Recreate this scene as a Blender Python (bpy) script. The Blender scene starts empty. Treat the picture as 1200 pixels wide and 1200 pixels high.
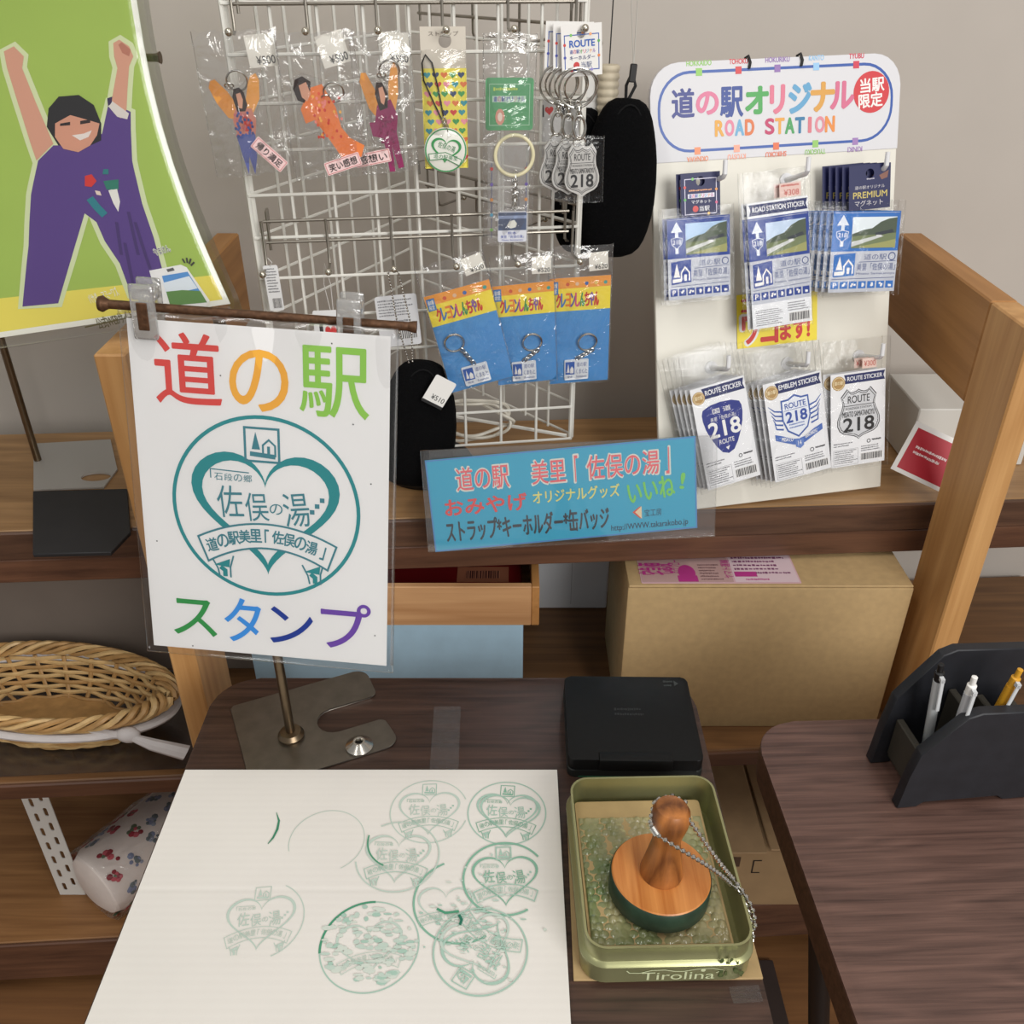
import bpy, bmesh, math, random
from mathutils import Vector, Matrix
random.seed(7)
SC = bpy.context.scene
COL = SC.collection
PI = math.pi
rad = math.radians

# ------------------------------------------------------------------ camera, light, exposure
CAMZ, PITCH, FPX = 1.40, rad(31.66), 1080.0
cam_data = bpy.data.cameras.new('camera')
cam_data.sensor_fit = 'HORIZONTAL'
cam_data.sensor_width = 36.0
cam_data.lens = 36.0 * FPX / 1200.0
cam_data.clip_start = 0.02
cam = bpy.data.objects.new('camera', cam_data)
cam.location = (0, 0, CAMZ)
cam.rotation_euler = (PI / 2 - PITCH, 0, 0)
COL.objects.link(cam)
SC.camera = cam

world = bpy.data.worlds.new('room_light')
SC.world = world
world.use_nodes = True
bgn = world.node_tree.nodes['Background']
bgn.inputs[0].default_value = (1.0, 0.985, 0.96, 1)
bgn.inputs[1].default_value = 0.40


def area(name, loc, target, sx, sy, power, color=(1, 1, 1)):
    d = bpy.data.lights.new(name, 'AREA')
    d.shape = 'RECTANGLE'
    d.size, d.size_y = sx, sy
    d.energy = power
    d.color = color
    o = bpy.data.objects.new(name, d)
    o.location = loc
    o.rotation_euler = (Vector(target) - Vector(loc)).to_track_quat('-Z', 'Y').to_euler()
    COL.objects.link(o)
    return o


area('window_daylight', (1.5, -2.0, 2.3), (0.05, 0.9, 0.9), 1.7, 1.4, 80, (1.0, 0.99, 0.97))
area('ceiling_tube_light', (-0.75, 0.1, 2.75), (-0.6, 0.5, 0.8), 0.12, 1.3, 9, (1.0, 0.98, 0.95))
area('ceiling_tube_light', (0.55, -0.2, 2.75), (0.4, 0.5, 0.8), 0.12, 1.3, 9, (1.0, 0.98, 0.95))

SC.view_settings.view_transform = 'Standard'
SC.view_settings.look = 'None'
SC.view_settings.gamma = 1.0
SC.view_settings.use_curve_mapping = False
SC.view_settings.exposure = -0.04
SC.cycles.transparent_max_bounces = 40
SC.cycles.max_bounces = 8

# ------------------------------------------------------------------ camera geometry: pixel of the photograph -> point on a real plane
_F = Vector((0, math.cos(PITCH), -math.sin(PITCH)))
_U = Vector((0, math.sin(PITCH), math.cos(PITCH)))
_R = Vector((1, 0, 0))
_C = Vector((0, 0, CAMZ))


def at(px, py, point, normal):
    d = _F + _R * ((px - 600) / FPX) + _U * ((600 - py) / FPX)
    t = (Vector(point) - _C).dot(normal) / d.dot(normal)
    return _C + d * t


ZUP = Vector((0, 0, 1))


def at_z(px, py, z):
    return at(px, py, (0, 0, z), ZUP)


def at_y(px, py, y, yaw=0.0):
    return at(px, py, (0, y, 0), upright(yaw))


def upright(yaw, lean=0.0):
    """normal of a standing plane that faces the room"""
    return Matrix.Rotation(rad(yaw), 3, 'Z') @ Vector((0, -math.cos(rad(lean)), math.sin(rad(lean))))


def frame(tl, tr, br, bl, point, normal):
    """frame of a flat rectangle seen at four corners: matrix (x right, y up, z outward), width, height"""
    n = Vector(normal).normalized()
    a, b, c, d = [at(p[0], p[1], point, n) for p in (tl, tr, br, bl)]
    u = ((b - a) + (c - d)).normalized()
    v0 = ((a - d) + (b - c)).normalized()
    # mean of the two edge directions so that the frame is square
    v = n.cross(u).normalized()
    if v.dot(v0) < 0:
        v = -v
    ang = math.atan2(v0.dot(u), v0.dot(v)) * 0.5
    u, v = (u * math.cos(ang) - v * math.sin(ang)).normalized(), (v * math.cos(ang) + u * math.sin(ang)).normalized()
    w = (((b - a) + (c - d)) * 0.5).length
    h = (((a - d) + (b - c)) * 0.5).length
    o = (a + b + c + d) / 4
    M = Matrix(((u.x, v.x, n.x, o.x), (u.y, v.y, n.y, o.y), (u.z, v.z, n.z, o.z), (0, 0, 0, 1)))
    return M, w, h


# ------------------------------------------------------------------ materials
def lin(c):
    c = c / 255.0
    return c / 12.92 if c <= 0.04045 else ((c + 0.055) / 1.055) ** 2.4


def rgb(c):
    return (lin(c[0]), lin(c[1]), lin(c[2]), 1.0)


_M = {}


def paint(c, rough=0.55, metal=0.0, coat=0.0, noise=0.0, scale=30.0, bump=0.0, name=None, spec=0.5):
    """plain painted / printed / moulded surface, with a little procedural mottling"""
    key = ('p', tuple(c), rough, metal, coat, noise, scale, bump, spec)
    if key in _M:
        return _M[key]
    m = bpy.data.materials.new(name or 'paint_%d_%d_%d' % tuple(int(x) for x in c))
    m.use_nodes = True
    nt = m.node_tree
    b = nt.nodes['Principled BSDF']
    b.inputs['Base Color'].default_value = rgb(c)
    b.inputs['Roughness'].default_value = rough
    b.inputs['Metallic'].default_value = metal
    b.inputs['Specular IOR Level'].default_value = spec
    b.inputs['Coat Weight'].default_value = coat
    b.inputs['Coat Roughness'].default_value = 0.12
    if noise or bump:
        tc = nt.nodes.new('ShaderNodeTexCoord')
        n = nt.nodes.new('ShaderNodeTexNoise')
        n.inputs['Scale'].default_value = scale
        n.inputs['Detail'].default_value = 5
        nt.links.new(tc.outputs['Object'], n.inputs['Vector'])
        if noise:
            r = nt.nodes.new('ShaderNodeValToRGB')
            lo = [max(0, x * (1 - noise)) for x in rgb(c)[:3]]
            hi = [min(1, x * (1 + noise)) for x in rgb(c)[:3]]
            r.color_ramp.elements[0].position = 0.3
            r.color_ramp.elements[1].position = 0.7
            r.color_ramp.elements[0].color = (*lo, 1)
            r.color_ramp.elements[1].color = (*hi, 1)
            nt.links.new(n.outputs['Fac'], r.inputs['Fac'])
            nt.links.new(r.outputs['Color'], b.inputs['Base Color'])
        if bump:
            bp = nt.nodes.new('ShaderNodeBump')
            bp.inputs['Strength'].default_value = bump
            bp.inputs['Distance'].default_value = 0.002
            nt.links.new(n.outputs['Fac'], bp.inputs['Height'])
            nt.links.new(bp.outputs['Normal'], b.inputs['Normal'])
    _M[key] = m
    return m


def wood(name, dark, light, axis='x', scale=1.0, rough=0.5, ring=0.35):
    """grain running along one axis: stretched noise plus wavy growth rings"""
    key = ('w', name)
    if key in _M:
        return _M[key]
    m = bpy.data.materials.new(name)
    m.use_nodes = True
    nt = m.node_tree
    L = nt.links.new
    b = nt.nodes['Principled BSDF']
    tc = nt.nodes.new('ShaderNodeTexCoord')
    mp = nt.nodes.new('ShaderNodeMapping')
    s = {'x': (4, 130, 130), 'y': (130, 4, 130), 'z': (130, 130, 4)}[axis]
    mp.inputs['Scale'].default_value = [q * scale for q in s]
    L(tc.outputs['Object'], mp.inputs['Vector'])
    n = nt.nodes.new('ShaderNodeTexNoise')
    n.inputs['Scale'].default_value = 1.0
    n.inputs['Detail'].default_value = 7
    n.inputs['Roughness'].default_value = 0.65
    n.inputs['Distortion'].default_value = 0.5
    L(mp.outputs['Vector'], n.inputs['Vector'])
    mp2 = nt.nodes.new('ShaderNodeMapping')
    s2 = {'x': (1.6, 12, 12), 'y': (12, 1.6, 12), 'z': (12, 12, 1.6)}[axis]
    mp2.inputs['Scale'].default_value = [q * scale for q in s2]
    L(tc.outputs['Object'], mp2.inputs['Vector'])
    n2 = nt.nodes.new('ShaderNodeTexNoise')
    n2.inputs['Scale'].default_value = 1.0
    n2.inputs['Detail'].default_value = 2
    L(mp2.outputs['Vector'], n2.inputs['Vector'])
    mul = nt.nodes.new('ShaderNodeMath')
    mul.operation = 'MULTIPLY'
    mul.inputs[1].default_value = 9.0
    L(n2.outputs['Fac'], mul.inputs[0])
    fr = nt.nodes.new('ShaderNodeMath')
    fr.operation = 'PINGPONG'
    fr.inputs[1].default_value = 0.5
    L(mul.outputs[0], fr.inputs[0])
    mix = nt.nodes.new('ShaderNodeMix')
    mix.data_type = 'FLOAT'
    mix.inputs[0].default_value = ring
    L(n.outputs['Fac'], mix.inputs[2])
    L(fr.outputs[0], mix.inputs[3])
    r = nt.nodes.new('ShaderNodeValToRGB')
    r.color_ramp.elements[0].position = 0.22
    r.color_ramp.elements[1].position = 0.66
    r.color_ramp.elements[0].color = rgb(dark)
    r.color_ramp.elements[1].color = rgb(light)
    L(mix.outputs[0], r.inputs['Fac'])
    L(r.outputs['Color'], b.inputs['Base Color'])
    b.inputs['Roughness'].default_value = rough
    bp = nt.nodes.new('ShaderNodeBump')
    bp.inputs['Strength'].default_value = 0.12
    bp.inputs['Distance'].default_value = 0.001
    L(n.outputs['Fac'], bp.inputs['Height'])
    L(bp.outputs['Normal'], b.inputs['Normal'])
    _M[key] = m
    return m


def film(name, base=0.05, edge=0.5, rough=0.1, tint=(0.97, 0.97, 0.97), bump=0.5, scale=40, milky=0.0):
    """thin clear plastic: see-through, with glossy folds"""
    key = ('f', name)
    if key in _M:
        return _M[key]
    m = bpy.data.materials.new(name)
    m.use_nodes = True
    nt = m.node_tree
    L = nt.links.new
    for n in list(nt.nodes):
        if n.type != 'OUTPUT_MATERIAL':
            nt.nodes.remove(n)
    out = [n for n in nt.nodes if n.type == 'OUTPUT_MATERIAL'][0]
    tr = nt.nodes.new('ShaderNodeBsdfTransparent')
    tr.inputs[0].default_value = (*tint, 1)
    gl = nt.nodes.new('ShaderNodeBsdfGlossy')
    gl.inputs['Roughness'].default_value = rough
    gl.inputs['Color'].default_value = (1, 1, 1, 1)
    lw = nt.nodes.new('ShaderNodeLayerWeight')
    lw.inputs['Blend'].default_value = 0.35
    if bump:
        tc = nt.nodes.new('ShaderNodeTexCoord')
        no = nt.nodes.new('ShaderNodeTexNoise')
        no.inputs['Scale'].default_value = scale
        no.inputs['Detail'].default_value = 3
        no.inputs['Distortion'].default_value = 2.6
        L(tc.outputs['Object'], no.inputs['Vector'])
        bp = nt.nodes.new('ShaderNodeBump')
        bp.inputs['Strength'].default_value = bump
        bp.inputs['Distance'].default_value = 0.004
        L(no.outputs['Fac'], bp.inputs['Height'])
        L(bp.outputs['Normal'], gl.inputs['Normal'])
        L(bp.outputs['Normal'], lw.inputs['Normal'])
    ma = nt.nodes.new('ShaderNodeMath')
    ma.operation = 'MULTIPLY_ADD'
    ma.inputs[1].default_value = edge
    ma.inputs[2].default_value = base
    L(lw.outputs['Fresnel'], ma.inputs[0])
    mx = nt.nodes.new('ShaderNodeMixShader')
    L(ma.outputs[0], mx.inputs[0])
    last = tr
    if milky:
        df = nt.nodes.new('ShaderNodeBsdfDiffuse')
        df.inputs[0].default_value = (0.8, 0.8, 0.8, 1)
        m2 = nt.nodes.new('ShaderNodeMixShader')
        m2.inputs[0].default_value = milky
        L(tr.outputs[0], m2.inputs[1])
        L(df.outputs[0], m2.inputs[2])
        last = m2
    L(last.outputs[0], mx.inputs[1])
    L(gl.outputs[0], mx.inputs[2])
    L(mx.outputs[0], out.inputs['Surface'])
    _M[key] = m
    return m


FILM = film('clear_bag_film', base=0.045, edge=0.5, rough=0.09, bump=1.0, scale=24, milky=0.02)
FILM_SMOOTH = film('packet_film', base=0.006, edge=0.22, rough=0.10, bump=0.5, scale=26, milky=0.003)
POUCH = film('laminate_film', base=0.015, edge=0.35, rough=0.12, bump=0.10, scale=11, milky=0.0)
ACRYLIC = film('clear_acrylic', base=0.02, edge=0.5, rough=0.05, bump=0.0, milky=0.008)
CLIP = film('clip_plastic', base=0.12, edge=0.9, rough=0.18, tint=(0.90, 0.89, 0.86), bump=0.3, scale=60, milky=0.22)
WHITE = paint((236, 234, 230), 0.45)
PAPER = paint((232, 230, 226), 0.6)
CHROME = paint((200, 198, 192), 0.22, 1.0)
STEEL = paint((128, 122, 114), 0.38, 1.0, noise=0.12, scale=60)
BLACK = paint((17, 17, 18), 0.5)
FABRIC_BLACK = paint((7, 7, 8), 0.95, noise=0.4, scale=500, bump=0.5, spec=0.1)
WALNUT_X = wood('walnut_laminate', (38, 25, 20), (84, 60, 49), 'x', 1.7, 0.42, 0.26)
WALNUT_LIGHT = wood('walnut_laminate_edge', (54, 36, 27), (108, 78, 60), 'x', 1.7, 0.4, 0.25)
WALNUT_TOP2 = wood('walnut_laminate_reddish', (64, 44, 38), (122, 91, 80), 'x', 1.7, 0.42, 0.26)
OAK_TOP = wood('oak_shelf_top', (132, 98, 62), (184, 144, 98), 'x', 0.8, 0.4, 0.3)
LIP_DARK = wood('shelf_edge_brown', (58, 38, 28), (104, 74, 55), 'x', 0.8, 0.45, 0.3)
LIP_RED = wood('shelf_rail_brown', (70, 44, 31), (112, 76, 55), 'x', 0.8, 0.45, 0.3)
PINE = wood('pine_post', (176, 126, 72), (214, 166, 108), 'z', 0.6, 0.5, 0.35)
PINE_Y = wood('pine_rail', (152, 104, 54), (190, 138, 82), 'y', 0.6, 0.5, 0.35)
PINE_X = wood('pine_tray', (172, 126, 84), (206, 162, 116), 'x', 0.9, 0.5, 0.5)
KRAFT = paint((178, 150, 106), 0.75, noise=0.07, scale=90)
KRAFT_DARK = paint((142, 112, 80), 0.75, noise=0.1, scale=60)
INK_GREEN = (44, 132, 92)


# ------------------------------------------------------------------ mesh builder
class MB:
    def __init__(s):
        s.bm = bmesh.new()
        s.mats = []

    def mi(s, m):
        if m not in s.mats:
            s.mats.append(m)
        return s.mats.index(m)

    def _done(s, faces, m, M):
        i = s.mi(m)
        vs = set()
        for f in faces:
            f.material_index = i
            vs.update(f.verts)
        if M is not None:
            bmesh.ops.transform(s.bm, matrix=M, verts=list(vs))

    def box(s, x0, x1, y0, y1, z0, z1, m, bev=0.0, seg=2, M=None):
        p = [(x0, y0), (x1, y0), (x1, y1), (x0, y1)]
        return s.prism(p, z0, z1, m, bev, seg, M)

    def prism(s, pts, z0, z1, m, bev=0.0, seg=2, M=None, holes=()):
        bm = s.bm
        before = set(bm.faces)
        if holes:
            edges = []
            for loop in [pts] + list(holes):
                v = [bm.verts.new((p[0], p[1], z0)) for p in loop]
                edges += [bm.edges.new((v[i], v[(i + 1) % len(v)])) for i in range(len(v))]
            bmesh.ops.triangle_fill(bm, edges=edges, use_beauty=True, normal=(0, 0, 1))
            base = [f for f in bm.faces if f not in before]
            ex = bmesh.ops.extrude_face_region(bm, geom=base)
            vs = [g for g in ex['geom'] if isinstance(g, bmesh.types.BMVert)]
            bmesh.ops.translate(bm, vec=(0, 0, z1 - z0), verts=vs)
        else:
            a = [bm.verts.new((p[0], p[1], z0)) for p in pts]
            b = [bm.verts.new((p[0], p[1], z1)) for p in pts]
            k = len(pts)
            bm.faces.new(a[::-1])
            bm.faces.new(b)
            for i in range(k):
                bm.faces.new((a[i], a[(i + 1) % k], b[(i + 1) % k], b[i]))
            if bev > 0:
                new = [f for f in bm.faces if f not in before]
                es = {e for f in new for e in f.edges}
                bmesh.ops.bevel(bm, geom=list(es), offset=bev, segments=seg, affect='EDGES', profile=0.5, clamp_overlap=True)
        new = [f for f in bm.faces if f not in before]
        bmesh.ops.recalc_face_normals(bm, faces=new)
        s._done(new, m, M)

    def tube(s, pts, r, m, seg=8, closed=False, M=None, radii=None):
        bm = s.bm
        pts = [Vector(p) for p in pts]
        k = len(pts)
        rings = []
        up = None
        for i, p in enumerate(pts):
            if closed:
                t = (pts[(i + 1) % k] - pts[i - 1])
            else:
                t = pts[min(i + 1, k - 1)] - pts[max(i - 1, 0)]
            t.normalize()
            if up is None:
                up = Vector((0, 0, 1)) if abs(t.z) < 0.9 else Vector((1, 0, 0))
            a = (up - t * up.dot(t)).normalized()
            up = a
            b = t.cross(a)
            rr = radii[i] if radii else r
            rings.append([bm.verts.new(p + (a * math.cos(2 * PI * j / seg) + b * math.sin(2 * PI * j / seg)) * rr) for j in range(seg)])
        fs = []
        for i in range(k if closed else k - 1):
            A, B = rings[i], rings[(i + 1) % k]
            for j in range(seg):
                fs.append(bm.faces.new((A[j], B[j], B[(j + 1) % seg], A[(j + 1) % seg])))
        if not closed:
            fs.append(bm.faces.new(rings[0]))
            fs.append(bm.faces.new(rings[-1][::-1]))
        bmesh.ops.recalc_face_normals(bm, faces=fs)
        s._done(fs, m, M)

    def lathe(s, prof, m, seg=32, M=None):
        bm = s.bm
        rings = []
        for r, z in prof:
            if r <= 1e-6:
                rings.append([bm.verts.new((0, 0, z))])
            else:
                rings.append([bm.verts.new((r * math.cos(2 * PI * j / seg), r * math.sin(2 * PI * j / seg), z)) for j in range(seg)])
        fs = []
        for A, B in zip(rings, rings[1:]):
            for j in range(seg):
                q = (j + 1) % seg
                if len(A) == 1 and len(B) == 1:
                    continue
                if len(A) == 1:
                    fs.append(bm.faces.new((A[0], B[j], B[q])))
                elif len(B) == 1:
                    fs.append(bm.faces.new((A[j], B[0], A[q])))
                else:
                    fs.append(bm.faces.new((A[j], B[j], B[q], A[q])))
        bmesh.ops.recalc_face_normals(bm, faces=fs)
        s._done(fs, m, M)

    def ball(s, c, r, m, seg=10, M=None, sc=(1, 1, 1)):
        k = max(5, seg // 2 + 1)
        T = Matrix.Translation(c) @ Matrix.Diagonal((*sc, 1))
        s.lathe([(r * math.sin(PI * i / k), r * math.cos(PI * i / k)) for i in range(k + 1)], m, seg, T if M is None else M @ T)

    def grid(s, fn, nu, nv, m, M=None, thick=0.0):
        """surface fn(u, v) for u, v in 0..1; a second skin behind it when thick"""
        bm = s.bm
        g = [[bm.verts.new(fn(i / nu, j / nv)) for j in range(nv + 1)] for i in range(nu + 1)]
        fs = [bm.faces.new((g[i][j], g[i + 1][j], g[i + 1][j + 1], g[i][j + 1])) for i in range(nu) for j in range(nv)]
        if thick:
            h = [[bm.verts.new(Vector(fn(i / nu, j / nv)) - Vector((0, 0, thick))) for j in range(nv + 1)] for i in range(nu + 1)]
            fs += [bm.faces.new((h[i][j], h[i][j + 1], h[i + 1][j + 1], h[i + 1][j])) for i in range(nu) for j in range(nv)]
            for i in range(nu):
                fs.append(bm.faces.new((g[i][0], h[i][0], h[i + 1][0], g[i + 1][0])))
                fs.append(bm.faces.new((g[i + 1][nv], h[i + 1][nv], h[i][nv], g[i][nv])))
            for j in range(nv):
                fs.append(bm.faces.new((g[0][j + 1], h[0][j + 1], h[0][j], g[0][j])))
                fs.append(bm.faces.new((g[nu][j], h[nu][j], h[nu][j + 1], g[nu][j + 1])))
            bmesh.ops.recalc_face_normals(bm, faces=fs)
        s._done(fs, m, M)

    def build(s, name, parent=None, label=None, sharp=35, warp=None):
        if warp:
            for v in s.bm.verts:
                v.co = warp(v.co)
        me = bpy.data.meshes.new(name)
        s.bm.to_mesh(me)
        s.bm.free()
        for m in s.mats:
            me.materials.append(m)
        if len(me.polygons):
            me.polygons.foreach_set('use_smooth', [True] * len(me.polygons))
            me.set_sharp_from_angle(angle=rad(sharp))
        o = bpy.data.objects.new(name, me)
        COL.objects.link(o)
        if parent is not None:
            o.parent = parent
        if label:
            o['label'] = label
        return o


# ------------------------------------------------------------------ lettering
_T = {}
_tcurve = None


def glyphs(s, bold=0.0):
    """letters as a flat mesh, scaled to the unit box: verts, faces, aspect"""
    key = (s, bold)
    if key in _T:
        return _T[key]
    c = bpy.data.curves.new('lettering', 'FONT')
    c.body = s
    c.size = 1.0
    c.resolution_u = 5
    c.offset = bold
    c.dimensions = '2D'
    c.fill_mode = 'FRONT'
    o = bpy.data.objects.new('lettering', c)
    COL.objects.link(o)
    dg = bpy.context.evaluated_depsgraph_get()
    ev = o.evaluated_get(dg)
    me = ev.to_mesh()
    vs = [(v.co.x, v.co.y) for v in me.vertices]
    fs = [tuple(p.vertices) for p in me.polygons]
    ev.to_mesh_clear()
    bpy.data.objects.remove(o)
    bpy.data.curves.remove(c)
    if not vs:
        vs, fs = [(0, 0), (1, 0), (1, 1)], []
    x0, x1 = min(v[0] for v in vs), max(v[0] for v in vs)
    y0, y1 = min(v[1] for v in vs), max(v[1] for v in vs)
    w, h = max(x1 - x0, 1e-6), max(y1 - y0, 1e-6)
    vs = [((v[0] - x0) / w, (v[1] - y0) / h) for v in vs]
    _T[key] = (vs, fs, w / h)
    return _T[key]


LAY = 0.00012


class Print:
    """flat printing on a w x h sheet; positions are fractions from its top left corner"""

    def __init__(s, mb, w, h, z=0.0, rough=0.5, coat=0.0):
        s.mb, s.w, s.h, s.z, s.rough, s.coat = mb, w, h, z, rough, coat
        s.k = 0

    def m(s, c):
        return c if isinstance(c, bpy.types.Material) else paint(c, s.rough, coat=s.coat)

    def P(s, x, y, l):
        return ((x - 0.5) * s.w, (0.5 - y) * s.h, s.z + LAY * l)

    def faces(s, verts, faces, c, l):
        bm = s.mb.bm
        s.k = (s.k + 1) % 80
        dz = s.k * 1.4e-6                  # ink laid over ink never lies in the same plane
        verts = [(v[0], v[1], v[2] + dz) for v in verts]
        i = s.mb.mi(s.m(c))
        vs = [bm.verts.new(v) for v in verts]
        for f in faces:
            try:
                q = bm.faces.new([vs[k] for k in f])
            except ValueError:
                continue
            q.material_index = i
            q.normal_update()
            if q.normal.z < 0:
                q.normal_flip()

    def poly(s, pts, c, l=1):
        s.faces([s.P(x, y, l) for x, y in pts], [range(len(pts))], c, l)

    def rect(s, x0, y0, x1, y1, c, l=1):
        s.poly([(x0, y1), (x1, y1), (x1, y0), (x0, y0)], c, l)

    def ell(s, cx, cy, rx, ry, c, l=1, n=24, a0=0.0):
        s.poly([(cx + rx * math.cos(2 * PI * i / n), cy + ry * math.sin(2 * PI * i / n)) for i in range(n)], c, l)

    def disc(s, cx, cy, r, c, l=1, n=28):
        """round on the sheet, r as a fraction of its width"""
        s.ell(cx, cy, r, r * s.w / s.h, c, l, n)

    def line(s, pts, wd, c, l=2, closed=False, widths=None):
        """a drawn stroke; wd in fractions of the width"""
        q = [Vector(((x - 0.5) * s.w, (0.5 - y) * s.h)) for x, y in pts]
        k = len(q)
        vs = []
        for i, p in enumerate(q):
            a = q[i - 1] if (closed or i > 0) else p
            b = q[(i + 1) % k] if (closed or i < k - 1) else p
            d1 = (p - a).normalized() if (p - a).length > 1e-9 else Vector((0, 0))
            d2 = (b - p).normalized() if (b - p).length > 1e-9 else Vector((0, 0))
            t = d1 + d2
            t = t.normalized() if t.length > 1e-6 else (d2 if d2.length else d1)
            n = Vector((-t.y, t.x))
            co = max(0.5, abs(n.dot(Vector((-d2.y, d2.x)))) if d2.length and d1.length else 1.0)
            hw = (widths[i] if widths else wd) * s.w * 0.5 / co
            vs += [(p.x + n.x * hw, p.y + n.y * hw, s.z + LAY * l), (p.x - n.x * hw, p.y - n.y * hw, s.z + LAY * l)]
        fs = [(2 * i, 2 * i + 1, (2 * i + 3) % (2 * k), (2 * i + 2) % (2 * k)) for i in range(k if closed else k - 1)]
        s.faces(vs, fs, c, l)

    def ring(s, cx, cy, r, wd, c, l=2, n=48, a0=0, a1=360):
        asp = s.w / s.h
        full = abs(a1 - a0) >= 360
        k = n if full else max(4, int(n * abs(a1 - a0) / 360))
        pts = [(cx + r * math.cos(rad(a0 + (a1 - a0) * i / k)), cy - r * asp * math.sin(rad(a0 + (a1 - a0) * i / k))) for i in range(k if full else k + 1)]
        s.line(pts, wd, c, l, closed=full)

    def text(s, t, x0, y0, x1, y1, c, l=3, bold=0.0, rot=0.0, keep=False):
        vs, fs, asp = glyphs(t, 0.0)
        W, Hh = (x1 - x0) * s.w, (y1 - y0) * s.h
        if keep:
            k = min(W, Hh * asp)
            W, Hh = k, k / asp
        cx, cy = ((x0 + x1) / 2 - 0.5) * s.w, (0.5 - (y0 + y1) / 2) * s.h
        cr, sr = math.cos(rad(rot)), math.sin(rad(rot))
        out = []
        for u, v in vs:
            x, y = (u - 0.5) * W, (v - 0.5) * Hh
            out.append((cx + x * cr - y * sr, cy + x * sr + y * cr, s.z + LAY * l))
        # heavier letters: struck several times, slightly shifted
        d = bold * (y1 - y0) * s.h * 0.9
        hits = [(0, 0)] if bold <= 0 else ([(d, 0), (-d, 0), (0, d), (0, -d)] if bold < 0.03 else [(d, 0), (-d, 0), (0, d), (0, -d), (d * .7, d * .7), (-d * .7, d * .7), (d * .7, -d * .7), (-d * .7, -d * .7)])
        for ox, oy in hits:
            s.faces([(v[0] + ox, v[1] + oy, v[2]) for v in out], fs, c, l)

    def chars(s, t, x0, y0, x1, y1, cols, l=3, bold=0.0, gap=0.1):
        """letters one by one, each in its own colour"""
        k = len(t)
        cw = (x1 - x0) / k
        for i, ch in enumerate(t):
            if ch.strip():
                s.text(ch, x0 + cw * (i + gap / 2), y0, x0 + cw * (i + 1 - gap / 2), y1, cols[i % len(cols)], l, bold)

    def small(s, x0, y0, x1, y1, rows, c=(90, 90, 92), l=2, fill=0.55, seed=1):
        """lines of print too small to read"""
        rnd = random.Random(seed)
        rh = (y1 - y0) / rows
        for r in range(rows):
            x = x0
            end = x1 - (x1 - x0) * rnd.random() * 0.3
            while x < end:
                w = (x1 - x0) * rnd.uniform(0.02, 0.06)
                a, b = rnd.uniform(0, 0.3), rnd.uniform(0.0, 0.25)
                s.rect(x, y0 + rh * (r + a * fill), min(x + w, x1), y0 + rh * (r + fill - b * fill), c, l)
                x += w * 1.35

    def bars(s, x0, y0, x1, y1, c=(30, 30, 32), l=3, seed=3, back=(232, 230, 228)):
        rnd = random.Random(seed)
        if back:
            s.rect(x0 - 0.01, y0 - 0.005, x1 + 0.01, y1 + 0.005, back, l - 1)
        x = x0
        while x < x1:
            w = (x1 - x0) * rnd.choice((0.015, 0.03, 0.045))
            s.rect(x, y0, min(x1, x + w), y1, c, l)
            x += w + (x1 - x0) * rnd.choice((0.02, 0.035))


def rounded(w, h, r, n=6, cx=0.0, cy=0.0):
    out = []
    for sx, sy, a in ((1, 1, 0), (-1, 1, 90), (-1, -1, 180), (1, -1, 270)):
        for i in range(n + 1):
            t = rad(a + 90 * i / n)
            out.append((cx + sx * (w / 2 - r) + r * math.cos(t), cy + sy * (h / 2 - r) + r * math.sin(t)))
    return out


def circle(cx, cy, r, n=16):
    return [(cx + r * math.cos(2 * PI * i / n), cy + r * math.sin(2 * PI * i / n)) for i in range(n)]


# ------------------------------------------------------------------ things
def tag(o, label, cat, group=None, kind=None):
    if label:
        o['label'] = label
    if cat:
        o['category'] = cat
    if group:
        o['group'] = group
    if kind:
        o['kind'] = kind
    return o


def thing(name, label, cat, M=None, group=None):
    o = bpy.data.objects.new(name, None)
    o.empty_display_size = 0.02
    COL.objects.link(o)
    if M is not None:
        o.matrix_world = M
    return tag(o, label, cat, group)


def copy_tree(o, parent=None):
    c = o.copy()
    COL.objects.link(c)
    c.parent = parent
    for ch in list(o.children):
        copy_tree(ch, c)
    return c


T = Matrix.Translation


def bag(name, parent, w, h, depth=0.004, seed=1, amp=0.0012, x=0.0, y=0.0, z=0.0, mat=None):
    """clear bag: a wrinkled front skin and a flatter back skin joined at the seams"""
    mb = MB()
    rnd = random.Random(seed)
    nu, nv = 10, 16
    off = [[rnd.uniform(-amp, amp) for _ in range(nv + 1)] for _ in range(nu + 1)]

    def fn(u, v, side):
        i, j = round(u * nu), round(v * nv)
        b = (math.sin(PI * u) ** 0.5) * (math.sin(PI * v) ** 0.4) if 0 < u < 1 and 0 < v < 1 else 0.0
        k = off[i][j] if 0 < i < nu and 0 < j < nv else 0.0
        zz = z + (depth * b + k) * (1 if side > 0 else -0.35)
        return (x + (u - 0.5) * w + (off[i][j] * 0.7), y + (v - 0.5) * h + off[(i * 3) % nu][j] * 0.7, zz)
    mb.grid(lambda u, v: fn(u, v, 1), nu, nv, mat or FILM)
    mb.grid(lambda u, v: fn(u, v, -1), nu, nv, mat or FILM)
    # heat-sealed seams, a little thicker
    for s in (-1, 1):
        mb.box(x + s * w / 2 - 0.0004, x + s * w / 2 + 0.0004, y - h / 2, y + h / 2, z - 0.0004, z + 0.0004, mat or FILM)
    return mb.build(name, parent, sharp=180)


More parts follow.
